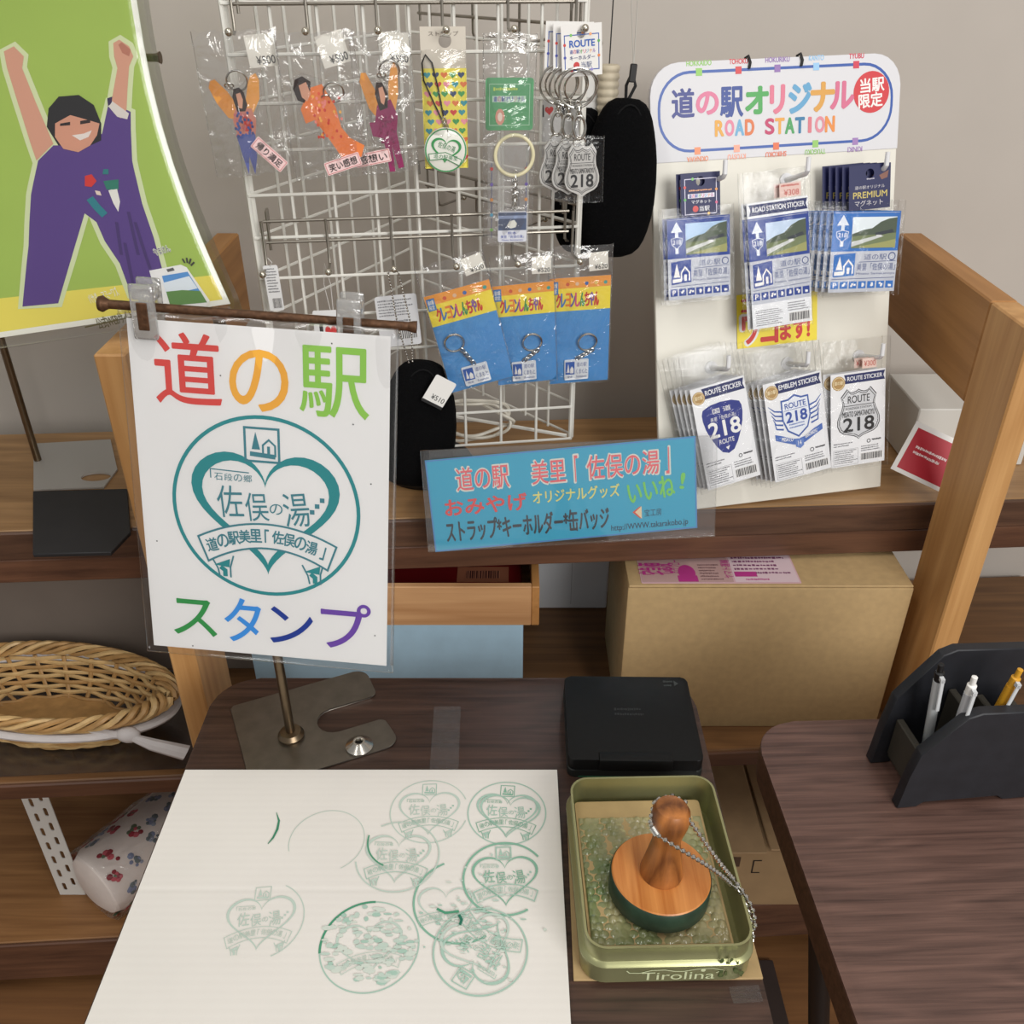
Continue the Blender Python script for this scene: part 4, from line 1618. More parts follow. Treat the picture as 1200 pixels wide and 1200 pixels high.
OR1, OR2 = (220, 150, 70), (226, 160, 80)
d1 = fig_wings((0.34, 0.55, 0.56, 0.72), [(70, 90, 160), (60, 74, 130), (196, 110, 110)], [
    ([(0.10, 0.37), (0.13, 0.325), (0.19, 0.315), (0.32, 0.40), (0.42, 0.50), (0.40, 0.60), (0.28, 0.58), (0.17, 0.48)], OR1),
    ([(0.58, 0.36), (0.63, 0.30), (0.70, 0.285), (0.73, 0.33), (0.70, 0.46), (0.58, 0.57), (0.50, 0.52)], OR2),
    ([(0.38, 0.52), (0.58, 0.52), (0.62, 0.60), (0.58, 0.72), (0.36, 0.72), (0.33, 0.60)], (198, 128, 110)),
    ([(0.34, 0.70), (0.58, 0.70), (0.56, 0.86), (0.50, 0.99), (0.46, 0.86), (0.42, 0.99), (0.38, 0.86)], (92, 100, 158)),
    ([(0.46, 0.56), (0.56, 0.60), (0.54, 0.68), (0.46, 0.68)], (192, 60, 50)),
    ([(0.37, 0.44), (0.40, 0.385), (0.47, 0.375), (0.52, 0.41), (0.54, 0.50), (0.50, 0.54), (0.40, 0.54)], HAIR),
    ([(0.42, 0.42), (0.475, 0.41), (0.495, 0.46), (0.47, 0.52), (0.43, 0.515)], SKIN),
])
oc1 = [(0.10, 0.34), (0.20, 0.31), (0.36, 0.40), (0.40, 0.36), (0.52, 0.36), (0.60, 0.30), (0.73, 0.28), (0.74, 0.44), (0.62, 0.56), (0.64, 0.74), (0.58, 0.90), (0.56, 1.0), (0.36, 1.0), (0.34, 0.78), (0.28, 0.62), (0.14, 0.50)]
charm_bag('acrylic_keychain', 'bagged acrylic charm of an orange-winged person in blue trousers, at the rack corner', [(222, 36), (326, 34), (340, 200), (256, 210)], 0.034, 11, d1, ('¥500', 0.80, 0.14, 4), '帰り満足', (0.72, 0.85, -46), oc1[::-1], (0.46, 0.33))

d2 = fig_wings((0.34, 0.40, 0.72, 0.72), [(226, 90, 50), (240, 180, 80), (206, 60, 40), (236, 140, 130)], [
    ([(0.20, 0.50), (0.36, 0.36), (0.52, 0.34), (0.66, 0.50), (0.70, 0.64), (0.80, 0.72), (0.98, 0.78), (0.92, 0.86), (0.66, 0.86), (0.50, 0.70), (0.36, 0.58), (0.24, 0.60)], (230, 128, 64)),
    ([(0.14, 0.36), (0.18, 0.30), (0.28, 0.28), (0.38, 0.32), (0.36, 0.38), (0.26, 0.46), (0.18, 0.44)], HAIR),
    ([(0.22, 0.34), (0.32, 0.32), (0.36, 0.40), (0.30, 0.45), (0.24, 0.42)], SKIN),
])
oc2 = [(0.12, 0.30), (0.28, 0.26), (0.54, 0.31), (0.70, 0.50), (0.74, 0.64), (1.0, 0.76), (0.94, 0.88), (0.62, 0.89), (0.44, 0.70), (0.22, 0.64), (0.16, 0.50)]
charm_bag('acrylic_keychain', 'bagged acrylic charm of a reclining person in an orange flowered kimono, between two winged charms', [(318, 38), (414, 36), (432, 204), (350, 212)], 0.042, 12, d2, ('¥500', 0.72, 0.12, 12), '笑い感想', (0.66, 0.90, 14), oc2[::-1], (0.66, 0.40))

d3 = fig_wings((0.36, 0.58, 0.62, 0.78), [(150, 40, 96), (120, 26, 74)], [
    ([(0.10, 0.33), (0.14, 0.27), (0.22, 0.27), (0.34, 0.38), (0.42, 0.48), (0.36, 0.60), (0.22, 0.52)], OR1),
    ([(0.58, 0.36), (0.64, 0.25), (0.71, 0.20), (0.76, 0.26), (0.74, 0.42), (0.66, 0.56), (0.56, 0.56)], OR2),
    ([(0.30, 0.62), (0.36, 0.50), (0.60, 0.46), (0.70, 0.58), (0.66, 0.70), (0.74, 0.96), (0.64, 0.97), (0.56, 0.80), (0.58, 0.99), (0.48, 0.99), (0.42, 0.74), (0.24, 0.72), (0.20, 0.62)], (142, 34, 90)),
    ([(0.34, 0.42), (0.38, 0.34), (0.48, 0.34), (0.56, 0.42), (0.54, 0.52), (0.40, 0.54)], HAIR),
    ([(0.41, 0.38), (0.48, 0.37), (0.52, 0.44), (0.48, 0.50), (0.43, 0.48)], SKIN),
])
oc3 = [(0.10, 0.30), (0.24, 0.25), (0.38, 0.34), (0.50, 0.31), (0.60, 0.34), (0.70, 0.19), (0.78, 0.32), (0.72, 0.56), (0.70, 0.70), (0.80, 0.98), (0.46, 1.0), (0.38, 0.78), (0.16, 0.74), (0.14, 0.58), (0.30, 0.54)]
charm_bag('acrylic_keychain', 'bagged acrylic charm of a winged person in a magenta suit, beside the yellow heart card', [(410, 38), (482, 36), (488, 198), (424, 206)], 0.034, 13, d3, ('¥500', 0.76, 0.12, -3), '感想い', (0.20, 0.88, 8), oc3[::-1], (0.62, 0.26))

# round badge strap on a yellow card with hearts
M, w, h = frame((490, 31), (545, 31), (549, 197), (500, 197), RO + RN * 0.036, RN)
t = thing('strap_card', 'yellow card strewn with coloured hearts holding a round badge strap', 'strap', M, None)
mb = MB()
mb.prism([(-w / 2, -h / 2), (w / 2, -h / 2), (w / 2, h / 2), (-w / 2, h / 2)], -0.0004, 0, paint((206, 198, 184), 0.6), holes=[circle(0.04 * w, h * 0.405, 0.0062, 18)])
pr = Print(mb, w, h, 0.0, 0.5)
pr.rect(0, 0.28, 1, 1, (236, 222, 84), 1)
HC = [(40, 64, 110), (206, 64, 60), (62, 156, 84), (224, 120, 60), (46, 150, 166), (236, 150, 170)]
rnd = random.Random(6)
for j in range(10):
    for i in range(5):
        cx, cy = 0.12 + i * 0.19 + (0.05 if j % 2 else 0), 0.325 + j * 0.066
        if cx < 0.96:
            pr.poly(heart_pts(cx, cy, 0.080, 0.027, n=16)[::-1], rnd.choice(HC), 2)
pr.text('ストラップ', 0.18, 0.030, 0.84, 0.062, (110, 100, 90), 2)
mb.build('backing_card', t)
mb = MB()
mb.lathe([(0, 0.0002), (0.0205, 0.0002), (0.0215, 0.0016), (0.0205, 0.0030), (0.015, 0.0042), (0, 0.0048)], paint((226, 226, 216), 0.2, coat=0.5), 40)
pr = Print(mb, 0.042, 0.042, 0.0049, 0.3)
pr.ring(0.5, 0.5, 0.475, 0.04, (70, 148, 92), -14)
o_, i_ = heart_pts(0.50, 0.46, 0.36, 0.33), heart_pts(0.50, 0.46, 0.30, 0.27)
band(pr, o_, i_, (62, 144, 84), 1)
pr.text('佐俣の湯', 0.30, 0.34, 0.72, 0.48, (62, 130, 84), 1, 0, -12)
pr.poly([(0.10, 0.62), (0.50, 0.54), (0.90, 0.66), (0.86, 0.80), (0.50, 0.68), (0.14, 0.76)], (226, 226, 216), 2)
pr.line([(0.10, 0.62), (0.50, 0.54), (0.90, 0.66), (0.86, 0.80), (0.50, 0.68), (0.14, 0.76)], 0.018, (62, 130, 84), 3, True)
pr.text('道の駅美里', 0.22, 0.59, 0.80, 0.70, (62, 130, 84), 4)
o = mb.build('round_badge', t, 'white round badge with a green heart')
o.matrix_local = T(((0.48 - 0.5) * w, (0.5 - 0.86) * h, 0.0015)) @ Matrix.Rotation(rad(-8), 4, 'Z')
mb = MB()
f = fxy(w, h)
pts = [f(0.42, 0.64), f(0.20, 0.48), f(0.04, 0.36), f(0.02, 0.24), f(0.10, 0.185), f(0.24, 0.24), f(0.36, 0.42), f(0.46, 0.62)]
mb.tube([(p[0], p[1], 0.002) for p in pts], 0.0008, BLACK, 6)
mb.build('cord', t, 'thin black strap cord')
mb = MB()
chain_links(mb, (*f(0.46, 0.635), 0.0025), (*f(0.56, 0.745), 0.003), 5, 0.0034, 0.0007)
mb.build('clasp', t)
bag('bag', t, w * 0.97, h * 0.84, 0.0065, 31, 0.0012, y=-0.075 * h)

# long key holder pack with a green header
M, w, h = frame((565, 37), (628, 37), (624, 289), (568, 289), RO + RN * 0.040, RN)
t = thing('key_holder_pack', 'tall clear packet with a green header card, cream ring and small photo plate', 'keychain', M)
mb = MB()
hw, hh_ = w * 0.92, h * 0.235
mb.prism(rounded(hw, hh_, 0.003, 3), 0, 0.0005, paint((88, 158, 108), 0.4))
pr = Print(mb, hw, hh_, 0.0005, 0.4)
pr.line([(0.08, 0.12), (0.92, 0.12), (0.92, 0.90), (0.08, 0.90)], 0.012, (176, 210, 182), 1, True)
pr.small(0.16, 0.18, 0.84, 0.30, 1, (196, 214, 96), 2, seed=2)
pr.rect(0.14, 0.34, 0.84, 0.46, (196, 220, 200), 1)
pr.chars('道の駅オリジナル', 0.16, 0.35, 0.82, 0.45, [(80, 90, 170), (190, 90, 140), (70, 70, 150), (120, 120, 180)], 3, 0.015)
pr.ell(0.30, 0.74, 0.10, 0.16, (216, 150, 132), 2, 10)
pr.ell(0.30, 0.74, 0.05, 0.09, (236, 214, 200), 3, 10)
o = mb.build('header_card', t, 'green header card')
o.matrix_local = T((0, (0.5 - 0.312) * h, 0.001))
mb = MB()
key_ring(mb, (0.1 * w, (0.5 - 0.545) * h, 0.004), 0.0195, 0.0019, paint((222, 214, 176), 0.35))
mb.build('split_ring', t, 'cream coloured ring')
mb = MB()
chain_links(mb, (0.13 * w, (0.5 - 0.625) * h, 0.004), (0.12 * w, (0.5 - 0.80) * h, 0.003), 9, 0.0042, 0.0007)
mb.build('chain', t)
mb = MB()
pw2, ph2_ = w * 0.60, h * 0.155
mb.prism(rounded(pw2, ph2_, 0.002, 3), 0.0, 0.003, paint((214, 216, 224), 0.2, coat=0.5), 0.0004, 1)
pr = Print(mb, pw2, ph2_, 0.003, 0.3)
pr.rect(0.02, 0.02, 0.98, 0.60, (84, 96, 122), 1)
pr.rect(0.02, 0.12, 0.98, 0.22, (146, 160, 190), 2)
pr.poly([(0.30, 0.46), (0.40, 0.30), (0.56, 0.26), (0.66, 0.38), (0.62, 0.50), (0.44, 0.54)], (214, 214, 206), 3)
pr.text('熊本', 0.34, 0.64, 0.64, 0.74, (60, 80, 160), 2)
pr.text('美里「佐俣の湯」', 0.10, 0.76, 0.90, 0.86, (60, 80, 160), 2)
pr.text('Misato Samatanoyu', 0.14, 0.89, 0.88, 0.96, (60, 80, 160), 2)
o = mb.build('photo_plate', t, 'small plate with a blue photo')
o.matrix_local = T((0.08 * w, (0.5 - 0.895) * h, 0.001))
bag('bag', t, w, h * 0.985, 0.007, 41, 0.0014)
mb = MB()
pr = Print(mb, w, h, 0.0008)
for x0 in (0.16, 0.86):
    pr.line([(x0, 0.58), (x0, 0.95)], 0.012, (70, 80, 130), 1)
    for k in range(5):
        pr.disc(x0, 0.61 + k * 0.075, 0.035, ((196, 70, 70), (110, 90, 170), (224, 150, 80), (90, 160, 190), (120, 170, 90))[k], 2, 8)
mb.prism([(-w * 0.42, -h * 0.48), (w * 0.42, -h * 0.48), (w * 0.42, 0.0), (-w * 0.42, 0.0)], 0.0, 0.0004, film('printed_clear_card', base=0.03, edge=0.3, rough=0.2, bump=0.0, milky=0.10))
mb.build('printed_liner', t)

# three route keychains on the same peg
def us_shield(sx, sy, cx=0.5, cy=0.5):
    """US-style route shield outline, half sizes sx, sy"""
    P = [(0.0, -0.96), (0.10, -0.90), (0.24, -0.86), (0.40, -0.88), (0.54, -1.0), (0.82, -0.70), (0.76, -0.52), (0.74, -0.36), (0.80, -0.18), (0.90, 0.0), (0.98, 0.20), (0.98, 0.42), (0.88, 0.62), (0.70, 0.74), (0.46, 0.80), (0.22, 0.86), (0.06, 0.94), (0.0, 1.0)]
    full = P + [(-x, y) for x, y in P[-2:0:-1]]
    return [(cx + x * sx, cy + y * sy) for x, y in full]


def shield_print(pr, sx, sy, cx, cy, base, ink, l=1, bold=0.02):
    pr.poly(us_shield(sx, sy, cx, cy)[::-1], ink, l)
    pr.poly(us_shield(sx * 0.965, sy * 0.965, cx, cy)[::-1], base, l + 1)
    pr.line(us_shield(sx * 0.90, sy * 0.90, cx, cy), 0.028 * sx, ink, l + 2, True)
    pr.line([(cx - 0.70 * sx, cy - 0.34 * sy), (cx + 0.70 * sx, cy - 0.34 * sy)], 0.028 * sx, ink, l + 2)
    pr.text('ROUTE', cx - 0.50 * sx, cy - 0.72 * sy, cx + 0.50 * sx, cy - 0.44 * sy, ink, l + 3, 0.008)
    pr.text('ROADSIDE STATION', cx - 0.60 * sx, cy - 0.28 * sy, cx + 0.60 * sx, cy - 0.19 * sy, ink, l + 3)
    pr.text('MISATO SAMATANOYU', cx - 0.74 * sx, cy - 0.12 * sy, cx + 0.74 * sx, cy + 0.09 * sy, ink, l + 3, 0.012)
    pr.text('218', cx - 0.70 * sx, cy + 0.14 * sy, cx + 0.70 * sx, cy + 0.66 * sy, ink, l + 3, 0.035)


RB = (62, 92, 168)
MC, cw_, ch_ = frame((656, 29), (705, 27), (706, 87), (660, 91), RO + RN * 0.050, RN)
rt = thing('route_keychain', '', 'keychain', MC, 'route keychains on one peg')
rt['label'] = 'front keychain of three with a white ROUTE card and grey 218 shield'
mb = MB()
mb.prism([(-cw_ / 2, -ch_ / 2), (cw_ / 2, -ch_ / 2), (cw_ / 2, ch_ / 2), (-cw_ / 2, ch_ / 2)], -0.0005, 0, PAPER, holes=[circle(-0.0005, ch_ * 0.32, 0.0042, 14)])
pr = Print(mb, cw_, ch_, 0.0, 0.5)
pr.line([(0.08, 0.20), (0.92, 0.20), (0.92, 0.88), (0.08, 0.88)], 0.022, RB, 1, True)
for x, y, c in ((0.08, 0.38, (206, 64, 60)), (0.08, 0.62, (70, 80, 170)), (0.92, 0.34, (90, 170, 90)), (0.92, 0.62, (226, 130, 70)), (0.24, 0.20, (120, 190, 100)), (0.72, 0.20, (240, 170, 120)), (0.24, 0.88, (206, 64, 70)), (0.74, 0.88, (150, 140, 200))):
    pr.disc(x, y, 0.035, c, 2, 8)
pr.text('ROUTE', 0.20, 0.30, 0.82, 0.43, (50, 96, 180), 3, 0.04)
pr.chars('道の駅オリジナル', 0.20, 0.48, 0.84, 0.555, [(70, 84, 160), (206, 80, 120), (70, 84, 160), (90, 170, 90), (206, 80, 120), (90, 160, 200), (226, 150, 70), (150, 110, 190)], 3, 0.01)
pr.text('キーホルダー', 0.20, 0.59, 0.82, 0.68, (60, 70, 120), 3, 0.01)
pr.disc(0.36, 0.78, 0.075, (200, 60, 60), 3, 14)
pr.text('当駅', 0.48, 0.72, 0.74, 0.84, (70, 84, 130), 3)
mb.build('header_card', rt)


def lpt(px, py, d):
    return MC.inverted() @ rp(px, py, 0.050 + d)


mb = MB()
c1 = lpt(677, 103, 0.002)
key_ring(mb, c1, 0.0185, 0.0012, tilt=0.15)
key_ring(mb, c1 + Vector((0.003, 0.001, 0.002)), 0.0165, 0.0010, tilt=0.4)
a = lpt(678, 122, 0.002)
b = lpt(679, 166, 0.002)
chain_links(mb, a, a.lerp(b, 0.35), 3, 0.0048, 0.0009)
pts = [a.lerp(b, 0.3) + Vector((0.006 * math.sin(2 * PI * k / 18), 0, 0)) + Vector((0, -0.022 * (1 - math.cos(2 * PI * k / 18)) * 0.5, 0.001)) for k in range(18)]
mb.tube(pts, 0.0016, CHROME, 8, closed=True)
key_ring(mb, b + Vector((0, -0.001, 0)), 0.0062, 0.0009, tilt=0.5)
mb.build('ring_and_clasp', rt)
SMx, swd, shd = frame((661, 170), (702, 167), (703, 231), (661, 231), RO + RN * 0.052, RN)
LMx = MC.inverted() @ SMx
mb = MB()
GREYP = (196, 194, 190)
mb.prism([((x - 0.5) * swd, (0.5 - y) * shd) for x, y in us_shield(0.5, 0.5)], -0.002, 0.0012, paint((206, 204, 200), 0.2, coat=0.5), 0.0005, 1)
pr = Print(mb, swd, shd, 0.0012, 0.3, 0.3)
shield_print(pr, 0.45, 0.45, 0.5, 0.5, GREYP, (56, 56, 58), 1)
o = mb.build('shield', rt, 'grey route shield lettered 218')
o.matrix_local = LMx
ob = bag('bag', rt, swd * 1.22, shd * 1.24, 0.004, 51, 0.001, mat=FILM_SMOOTH)
ob.matrix_local = LMx
for k, lab in ((1, 'middle keychain of three on the ROUTE peg, mostly hidden by the front one'), (2, 'rearmost keychain of three on the ROUTE peg, its shield peeking out at the side')):
    c = copy_tree(rt)
    c.matrix_world = MC @ T((-0.0065 * k, 0.001 * k, -0.0085 * k)) @ Matrix.Rotation(rad(-2.5 * k), 4, 'Z')
    c['label'] = lab

# ------------------------------------------------------------------ middle row: three blue packs
def blue_pack(name, label, corners, d, seed, ringp, price, rot=0.0):
    M, w, h = frame(*corners, RO + RN * d, RN)
    t = thing(name, label, 'keychain', M, 'blue keychain packs')
    mb = MB()
    cH = h * 0.80
    off = -h * 0.10
    mb.prism([(-w * 0.485, -h / 2 + 0.002), (w * 0.485, -h / 2 + 0.002), (w * 0.485, h / 2 - h * 0.215), (-w * 0.485, h / 2 - h * 0.215)], -0.0005, 0, paint((74, 146, 206), 0.4))
    pr = Print(mb, w, h, 0.0, 0.4)
    pr.rect(0.015, 0.215, 0.985, 0.45, (242, 222, 70), 1)
    pr.rect(0.015, 0.215, 0.985, 0.29, (236, 158, 66), 2)
    pr.chars('クレヨンしんちゃん', 0.12, 0.325, 0.80, 0.42, [(206, 60, 50), (60, 120, 190), (230, 130, 50), (90, 90, 160), (206, 70, 120), (60, 150, 90), (200, 60, 60), (130, 90, 160), (206, 60, 50)], 3, 0.04)
    pr.rect(0.03, 0.24, 0.15, 0.33, (58, 128, 196), 3)
    pr.text('道の駅', 0.045, 0.25, 0.135, 0.285, WHITE, 4, 0.02)
    pr.text('限定', 0.05, 0.29, 0.13, 0.32, WHITE, 4, 0.02)
    for k, c in enumerate(((206, 90, 60), (224, 190, 160), (60, 110, 180), (230, 200, 110), (70, 160, 150))):
        pr.disc(0.30 + k * 0.15, 0.262, 0.030, c, 3, 10)
    mb.build('backing_card', t)
    mb = MB()
    lw, lh = w * 0.40, h * 0.155
    mb.prism(rounded(lw, lh, 0.0015, 3), 0.0004, 0.0022, paint((226, 230, 234), 0.2, coat=0.4), 0.0003, 1)
    pr = Print(mb, lw, lh, 0.0022, 0.3)
    pr.rect(0.04, 0.10, 0.42, 0.72, (44, 92, 172), 1)
    pr.poly([(0.10, 0.62), (0.22, 0.62), (0.16, 0.18)], WHITE, 2)
    pr.poly([(0.24, 0.66), (0.24, 0.44), (0.31, 0.32), (0.38, 0.44), (0.38, 0.66)], WHITE, 2)
    pr.text('道の駅', 0.50, 0.14, 0.92, 0.36, (60, 84, 150), 1)
    pr.text('くまもと', 0.48, 0.46, 0.95, 0.70, (60, 84, 150), 1)
    pr.text('Kumamoto', 0.50, 0.78, 0.92, 0.90, (60, 84, 150), 1)
    pr.text('熊本', 0.12, 0.78, 0.34, 0.90, (60, 84, 150), 1)
    o = mb.build('acrylic_plate', t, 'clear acrylic plate with a road station sign')
    f = fxy(w, h)
    x, y = f(0.45, 0.885)
    o.matrix_local = T((x, y, 0.0))
    mb = MB()
    x, y = f(*ringp)
    key_ring(mb, (x, y, 0.003), 0.0108, 0.0012, tilt=0.2)
    ex, ey = f(0.46, 0.80)
    chain_links(mb, (x + 0.006, y - 0.010, 0.003), (ex, ey, 0.002), 7, 0.0036, 0.0007)
    mb.build('key_ring', t)
    bag('bag', t, w, h, 0.006, seed, 0.0020)
    x, y = f(*price[1:3])
    price_label(t, 'price_label', price[0], x, y, 0.0005, w * 0.30, h * 0.125, price[3])


blue_pack('keychain_pack', 'foremost tilted blue keychain pack with silver ring, beside the black pouch', [(484, 318), (572, 288), (596, 444), (531, 462)], 0.046, 61, (0.26, 0.60), ('¥520', 0.82, 0.08, 6))
blue_pack('keychain_pack', 'blue keychain pack in the middle of the three overlapping ones', [(570, 300), (646, 296), (656, 447), (586, 452)], 0.040, 62, (0.60, 0.66), ('¥520', 0.80, 0.09, -2))
blue_pack('keychain_pack', 'upright blue keychain pack hanging at the rack corner next to the display board', [(640, 290), (714, 285), (717, 449), (646, 449)], 0.034, 63, (0.62, 0.68), ('¥620', 0.78, 0.115, 3))

# ------------------------------------------------------------------ tags and the black pouches
def paper_tag(name, label, corners, d, draw, rnd_=0.002, c=(226, 226, 226)):
    M, w, h = frame(*corners, RO + RN * d, RN)
    mb = MB()
    mb.prism(rounded(w, h, rnd_, 3), -0.0004, 0, paint(c, 0.55))
    draw(Print(mb, w, h, 0.0, 0.5), mb, w, h)
    o = mb.build(name)
    o.matrix_world = M
    tag(o, label, 'tag')
    return o


def dr1(pr, mb, w, h):
    pr.small(0.12, 0.06, 0.88, 0.62, 9, (120, 120, 124), 1, seed=5)
    pr.bars(0.3, 0.72, 0.9, 0.94)
    mb.tube([(0, h / 2 - 0.001, 0.0), (0.003, h / 2 + 0.004, 0.004), (0, h / 2 + 0.010, 0.008)], 0.0005, PAPER, 6)


paper_tag('price_tag', 'narrow white paper tag with small print hanging at the rack corner beside the pine rail', [(313, 312), (326, 310), (332, 362), (312, 366)], 0.030, dr1)


def dr2(pr, mb, w, h):
    pr.text('I', 0.16, 0.42, 0.24, 0.98, (40, 36, 36), 1, 0.02)
    pr.poly(heart_pts(0.46, 0.68, 0.16, 0.30, n=24)[::-1], (206, 44, 44), 1)
    pr.disc(0.80, 0.16, 0.03, (60, 60, 60), 1, 10)
    mb.tube([(0.0, h / 2, 0.0), (-0.004, h / 2 + 0.030, 0.003), (-0.001, h / 2 + 0.054, 0.008), (0.003, h / 2 + 0.030, 0.003), (0.003, h / 2, 0)], 0.0004, paint((220, 218, 214), 0.4), 6)


paper_tag('hanging_tag', 'white tag reading I with a red heart, behind the clip of the sign stand', [(366, 365), (408, 362), (412, 402), (370, 402)], 0.032, dr2)


def dr3(pr, mb, w, h):
    pr.small(0.06, 0.08, 0.92, 0.42, 6, (120, 120, 124), 1, seed=7)
    pr.small(0.06, 0.48, 0.92, 0.64, 2, (130, 130, 134), 1, seed=9)
    pr.bars(0.40, 0.68, 0.92, 0.86)
    pr.ring(0.14, 0.58, 0.05, 0.015, (90, 90, 92), 1, 14)


paper_tag('product_tag', 'white product tag with small print and a barcode behind the bead chain', [(438, 346), (485, 346), (497, 402), (447, 408)], 0.026, dr3, 0.003, (206, 206, 208))


def pouch(name, label, c, sx, sy, sz, rot, extra=None):
    """soft black pouch, fuller towards the bottom"""
    t = thing(name, label, 'pouch', T(c) @ Matrix.Rotation(rad(RYAW), 4, 'Z') @ Matrix.Rotation(rad(rot), 4, 'Y'))
    mb = MB()
    n, k = 28, 16
    prof = []

    def sup(v, e):
        return math.copysign(abs(v) ** e, v)

    def fn(u, v):
        a, b = 2 * PI * u, PI * v
        s_ = math.sin(b) ** 0.62
        z = sup(math.cos(b), 0.80)
        full = 1.0 - 0.16 * z
        return (sx * s_ * sup(math.cos(a), 0.9) * full * (1 + 0.02 * math.sin(5 * b)), sy * s_ * sup(math.sin(a), 0.9) * full, sz * z)
    mb.grid(fn, n, k, FABRIC_BLACK)
    bmesh.ops.remove_doubles(mb.bm, verts=mb.bm.verts[:], dist=0.0002)
    bmesh.ops.recalc_face_normals(mb.bm, faces=mb.bm.faces[:])
    mb.build('body', t, sharp=180)
    mb = MB()
    mb.tube([(sx * 0.55 * math.cos(q), -sy * 0.55, sz * 0.2 + sz * 0.74 * math.sin(q)) for q in [rad(20 + 140 * i / 12) for i in range(13)]], 0.0010, paint((13, 13, 14), 0.8, spec=0.2), 6)
    mb.build('zipper', t)
    if extra:
        extra(t, sx, sy, sz)
    return t


def loop(t, sx, sy, sz):
    mb = MB()
    mb.tube([(0.0, 0, sz * 0.96), (0.006, -0.002, sz + 0.012), (0.001, -0.004, sz + 0.030), (-0.004, -0.002, sz + 0.012), (-0.002, 0, sz * 0.96)], 0.0018, paint((16, 16, 17), 0.6), 8)
    mb.build('loop', t)
    mb = MB()
    mb.box(-0.004, 0.0035, -0.010, -0.007, sz + 0.016, sz + 0.034, paint((26, 24, 24), 0.4), 0.001, 1)
    mb.build('zipper_pull', t)
    mb = MB()
    mb.tube([(0.001, -0.004, sz + 0.030), (-0.008, 0.0, sz + 0.085), (-0.010, 0.0, sz + 0.115)], 0.0006, paint((176, 172, 164), 0.5), 6)
    mb.tube([(0.001, -0.004, sz + 0.030), (-0.002, 0.0, sz + 0.085), (-0.003, 0.0, sz + 0.115)], 0.0006, paint((176, 172, 164), 0.5), 6)
    mb.build('cord', t, 'thin pale cord')


c = at_y(724, 211, 1.075)
pouch('fabric_pouch', 'long black fabric pouch with zipper pull, hanging nearest the white display board', c, 0.043, 0.026, 0.085, 4, loop)
c = at_y(683, 214, 1.10)


def redcord(t, sx, sy, sz):
    mb = MB()
    mb.tube([(0.012, -sy * 0.9, -sz * 0.55), (0.016, -sy - 0.003, -sz * 0.75), (0.022, -sy - 0.002, -sz * 0.95)], 0.002, paint((176, 28, 34), 0.6), 8)
    mb.build('cord', t, 'short red cord')


pouch('fabric_pouch', 'black fabric pouch half hidden behind the route keychains', c, 0.036, 0.024, 0.080, -3, redcord)
c = rp(489, 497, 0.030)
bp_ = pouch('fabric_pouch', 'round plain black plush pouch hanging on a bead chain beside the laminated sign', c, 0.046, 0.026, 0.080, 8)
mb = MB()
tw_, th_ = 0.026, 0.036
mb.prism(rounded(tw_, th_, 0.002, 2), 0, 0.0006, PAPER)
pr = Print(mb, tw_, th_, 0.0006)
pr.text('¥510', 0.30, 0.62, 0.92, 0.80, (60, 60, 60), 1, 0.01)
pr.rect(0.0, 0.90, 1, 1.0, (30, 30, 32), 1)
o = mb.build('price_tag', bp_, 'white price tag')
o.matrix_local = T((0.018, -0.030, 0.056)) @ Matrix.Rotation(PI / 2, 4, 'X') @ Matrix.Rotation(rad(-24), 4, 'Z')
mb = MB()
inv = bp_.matrix_world.inverted()
q0 = inv @ rp(462, 316, 0.050)
top = Vector((-0.010, 0.0, 0.060))
lpts = [q0 + Vector((-0.006, 0, -0.004)), q0.lerp(top, 0.5) + Vector((-0.007, -0.002, 0)), top, q0.lerp(top, 0.5) + Vector((0.008, -0.002, 0)), q0 + Vector((0.005, 0, -0.004)), q0 + Vector((0, 0, 0.003)), q0 + Vector((-0.006, 0, -0.004))]
sm = []
for a, b in zip(lpts, lpts[1:]):
    sm += [a.lerp(b, i / 4) for i in range(4)]
beads(sm, 0.0036, 0.0013, mb, CHROME)
mb.build('bead_chain', bp_)

# cards hanging on the far side of the rack, near the pouches
M, w, h = frame((631, 116), (676, 113), (680, 180), (634, 184), (0, 1.06, 0), upright(RYAW))
t = thing('card_bag', 'bagged white card reading I with a red heart, behind the tall green-topped packet', 'card', M)
mb = MB()
mb.prism(rounded(w, h, 0.001, 2), -0.0004, 0, paint((206, 204, 202), 0.5))
pr = Print(mb, w, h, 0.0)
pr.text('I', 0.07, 0.10, 0.12, 0.30, (40, 36, 36), 1, 0.02)
pr.poly(heart_pts(0.26, 0.20, 0.11, 0.09, n=24)[::-1], (206, 44, 44), 1)
pr.disc(0.46, 0.19, 0.012, (40, 36, 36), 1, 8)
pr.rect(0.58, 0.06, 0.82, 0.34, (40, 38, 38), 1)
mb.build('printed_card', t)
bag('bag', t, w * 1.06, h * 1.1, 0.003, 71, 0.001)
M, w, h = frame((682, 88), (703, 88), (704, 148), (684, 148), (0, 1.09, 0), upright(RYAW))
mb = MB()
mb.prism(rounded(w, h, 0.001, 2), -0.0005, 0, paint((214, 212, 208), 0.5))
pr = Print(mb, w, h, 0.0)
pr.rect(0.1, 0.42, 0.9, 0.52, (186, 184, 180), 1)
o = mb.build('backing_card')
o.matrix_world = M
tag(o, 'small blank white card hanging between the key rings and the black pouches', 'card')
t = thing('ribbed_roll', 'cream ribbed roll hanging on a cord above the black pouches', 'roll', T(at_y(712, 117, 1.10)))
mb = MB()
prof = [(0, -0.036)]
for k in range(9):
    z = -0.036 + k * 0.008
    prof += [(0.0105, z), (0.0118, z + 0.002), (0.0118, z + 0.005), (0.0105, z + 0.007)]
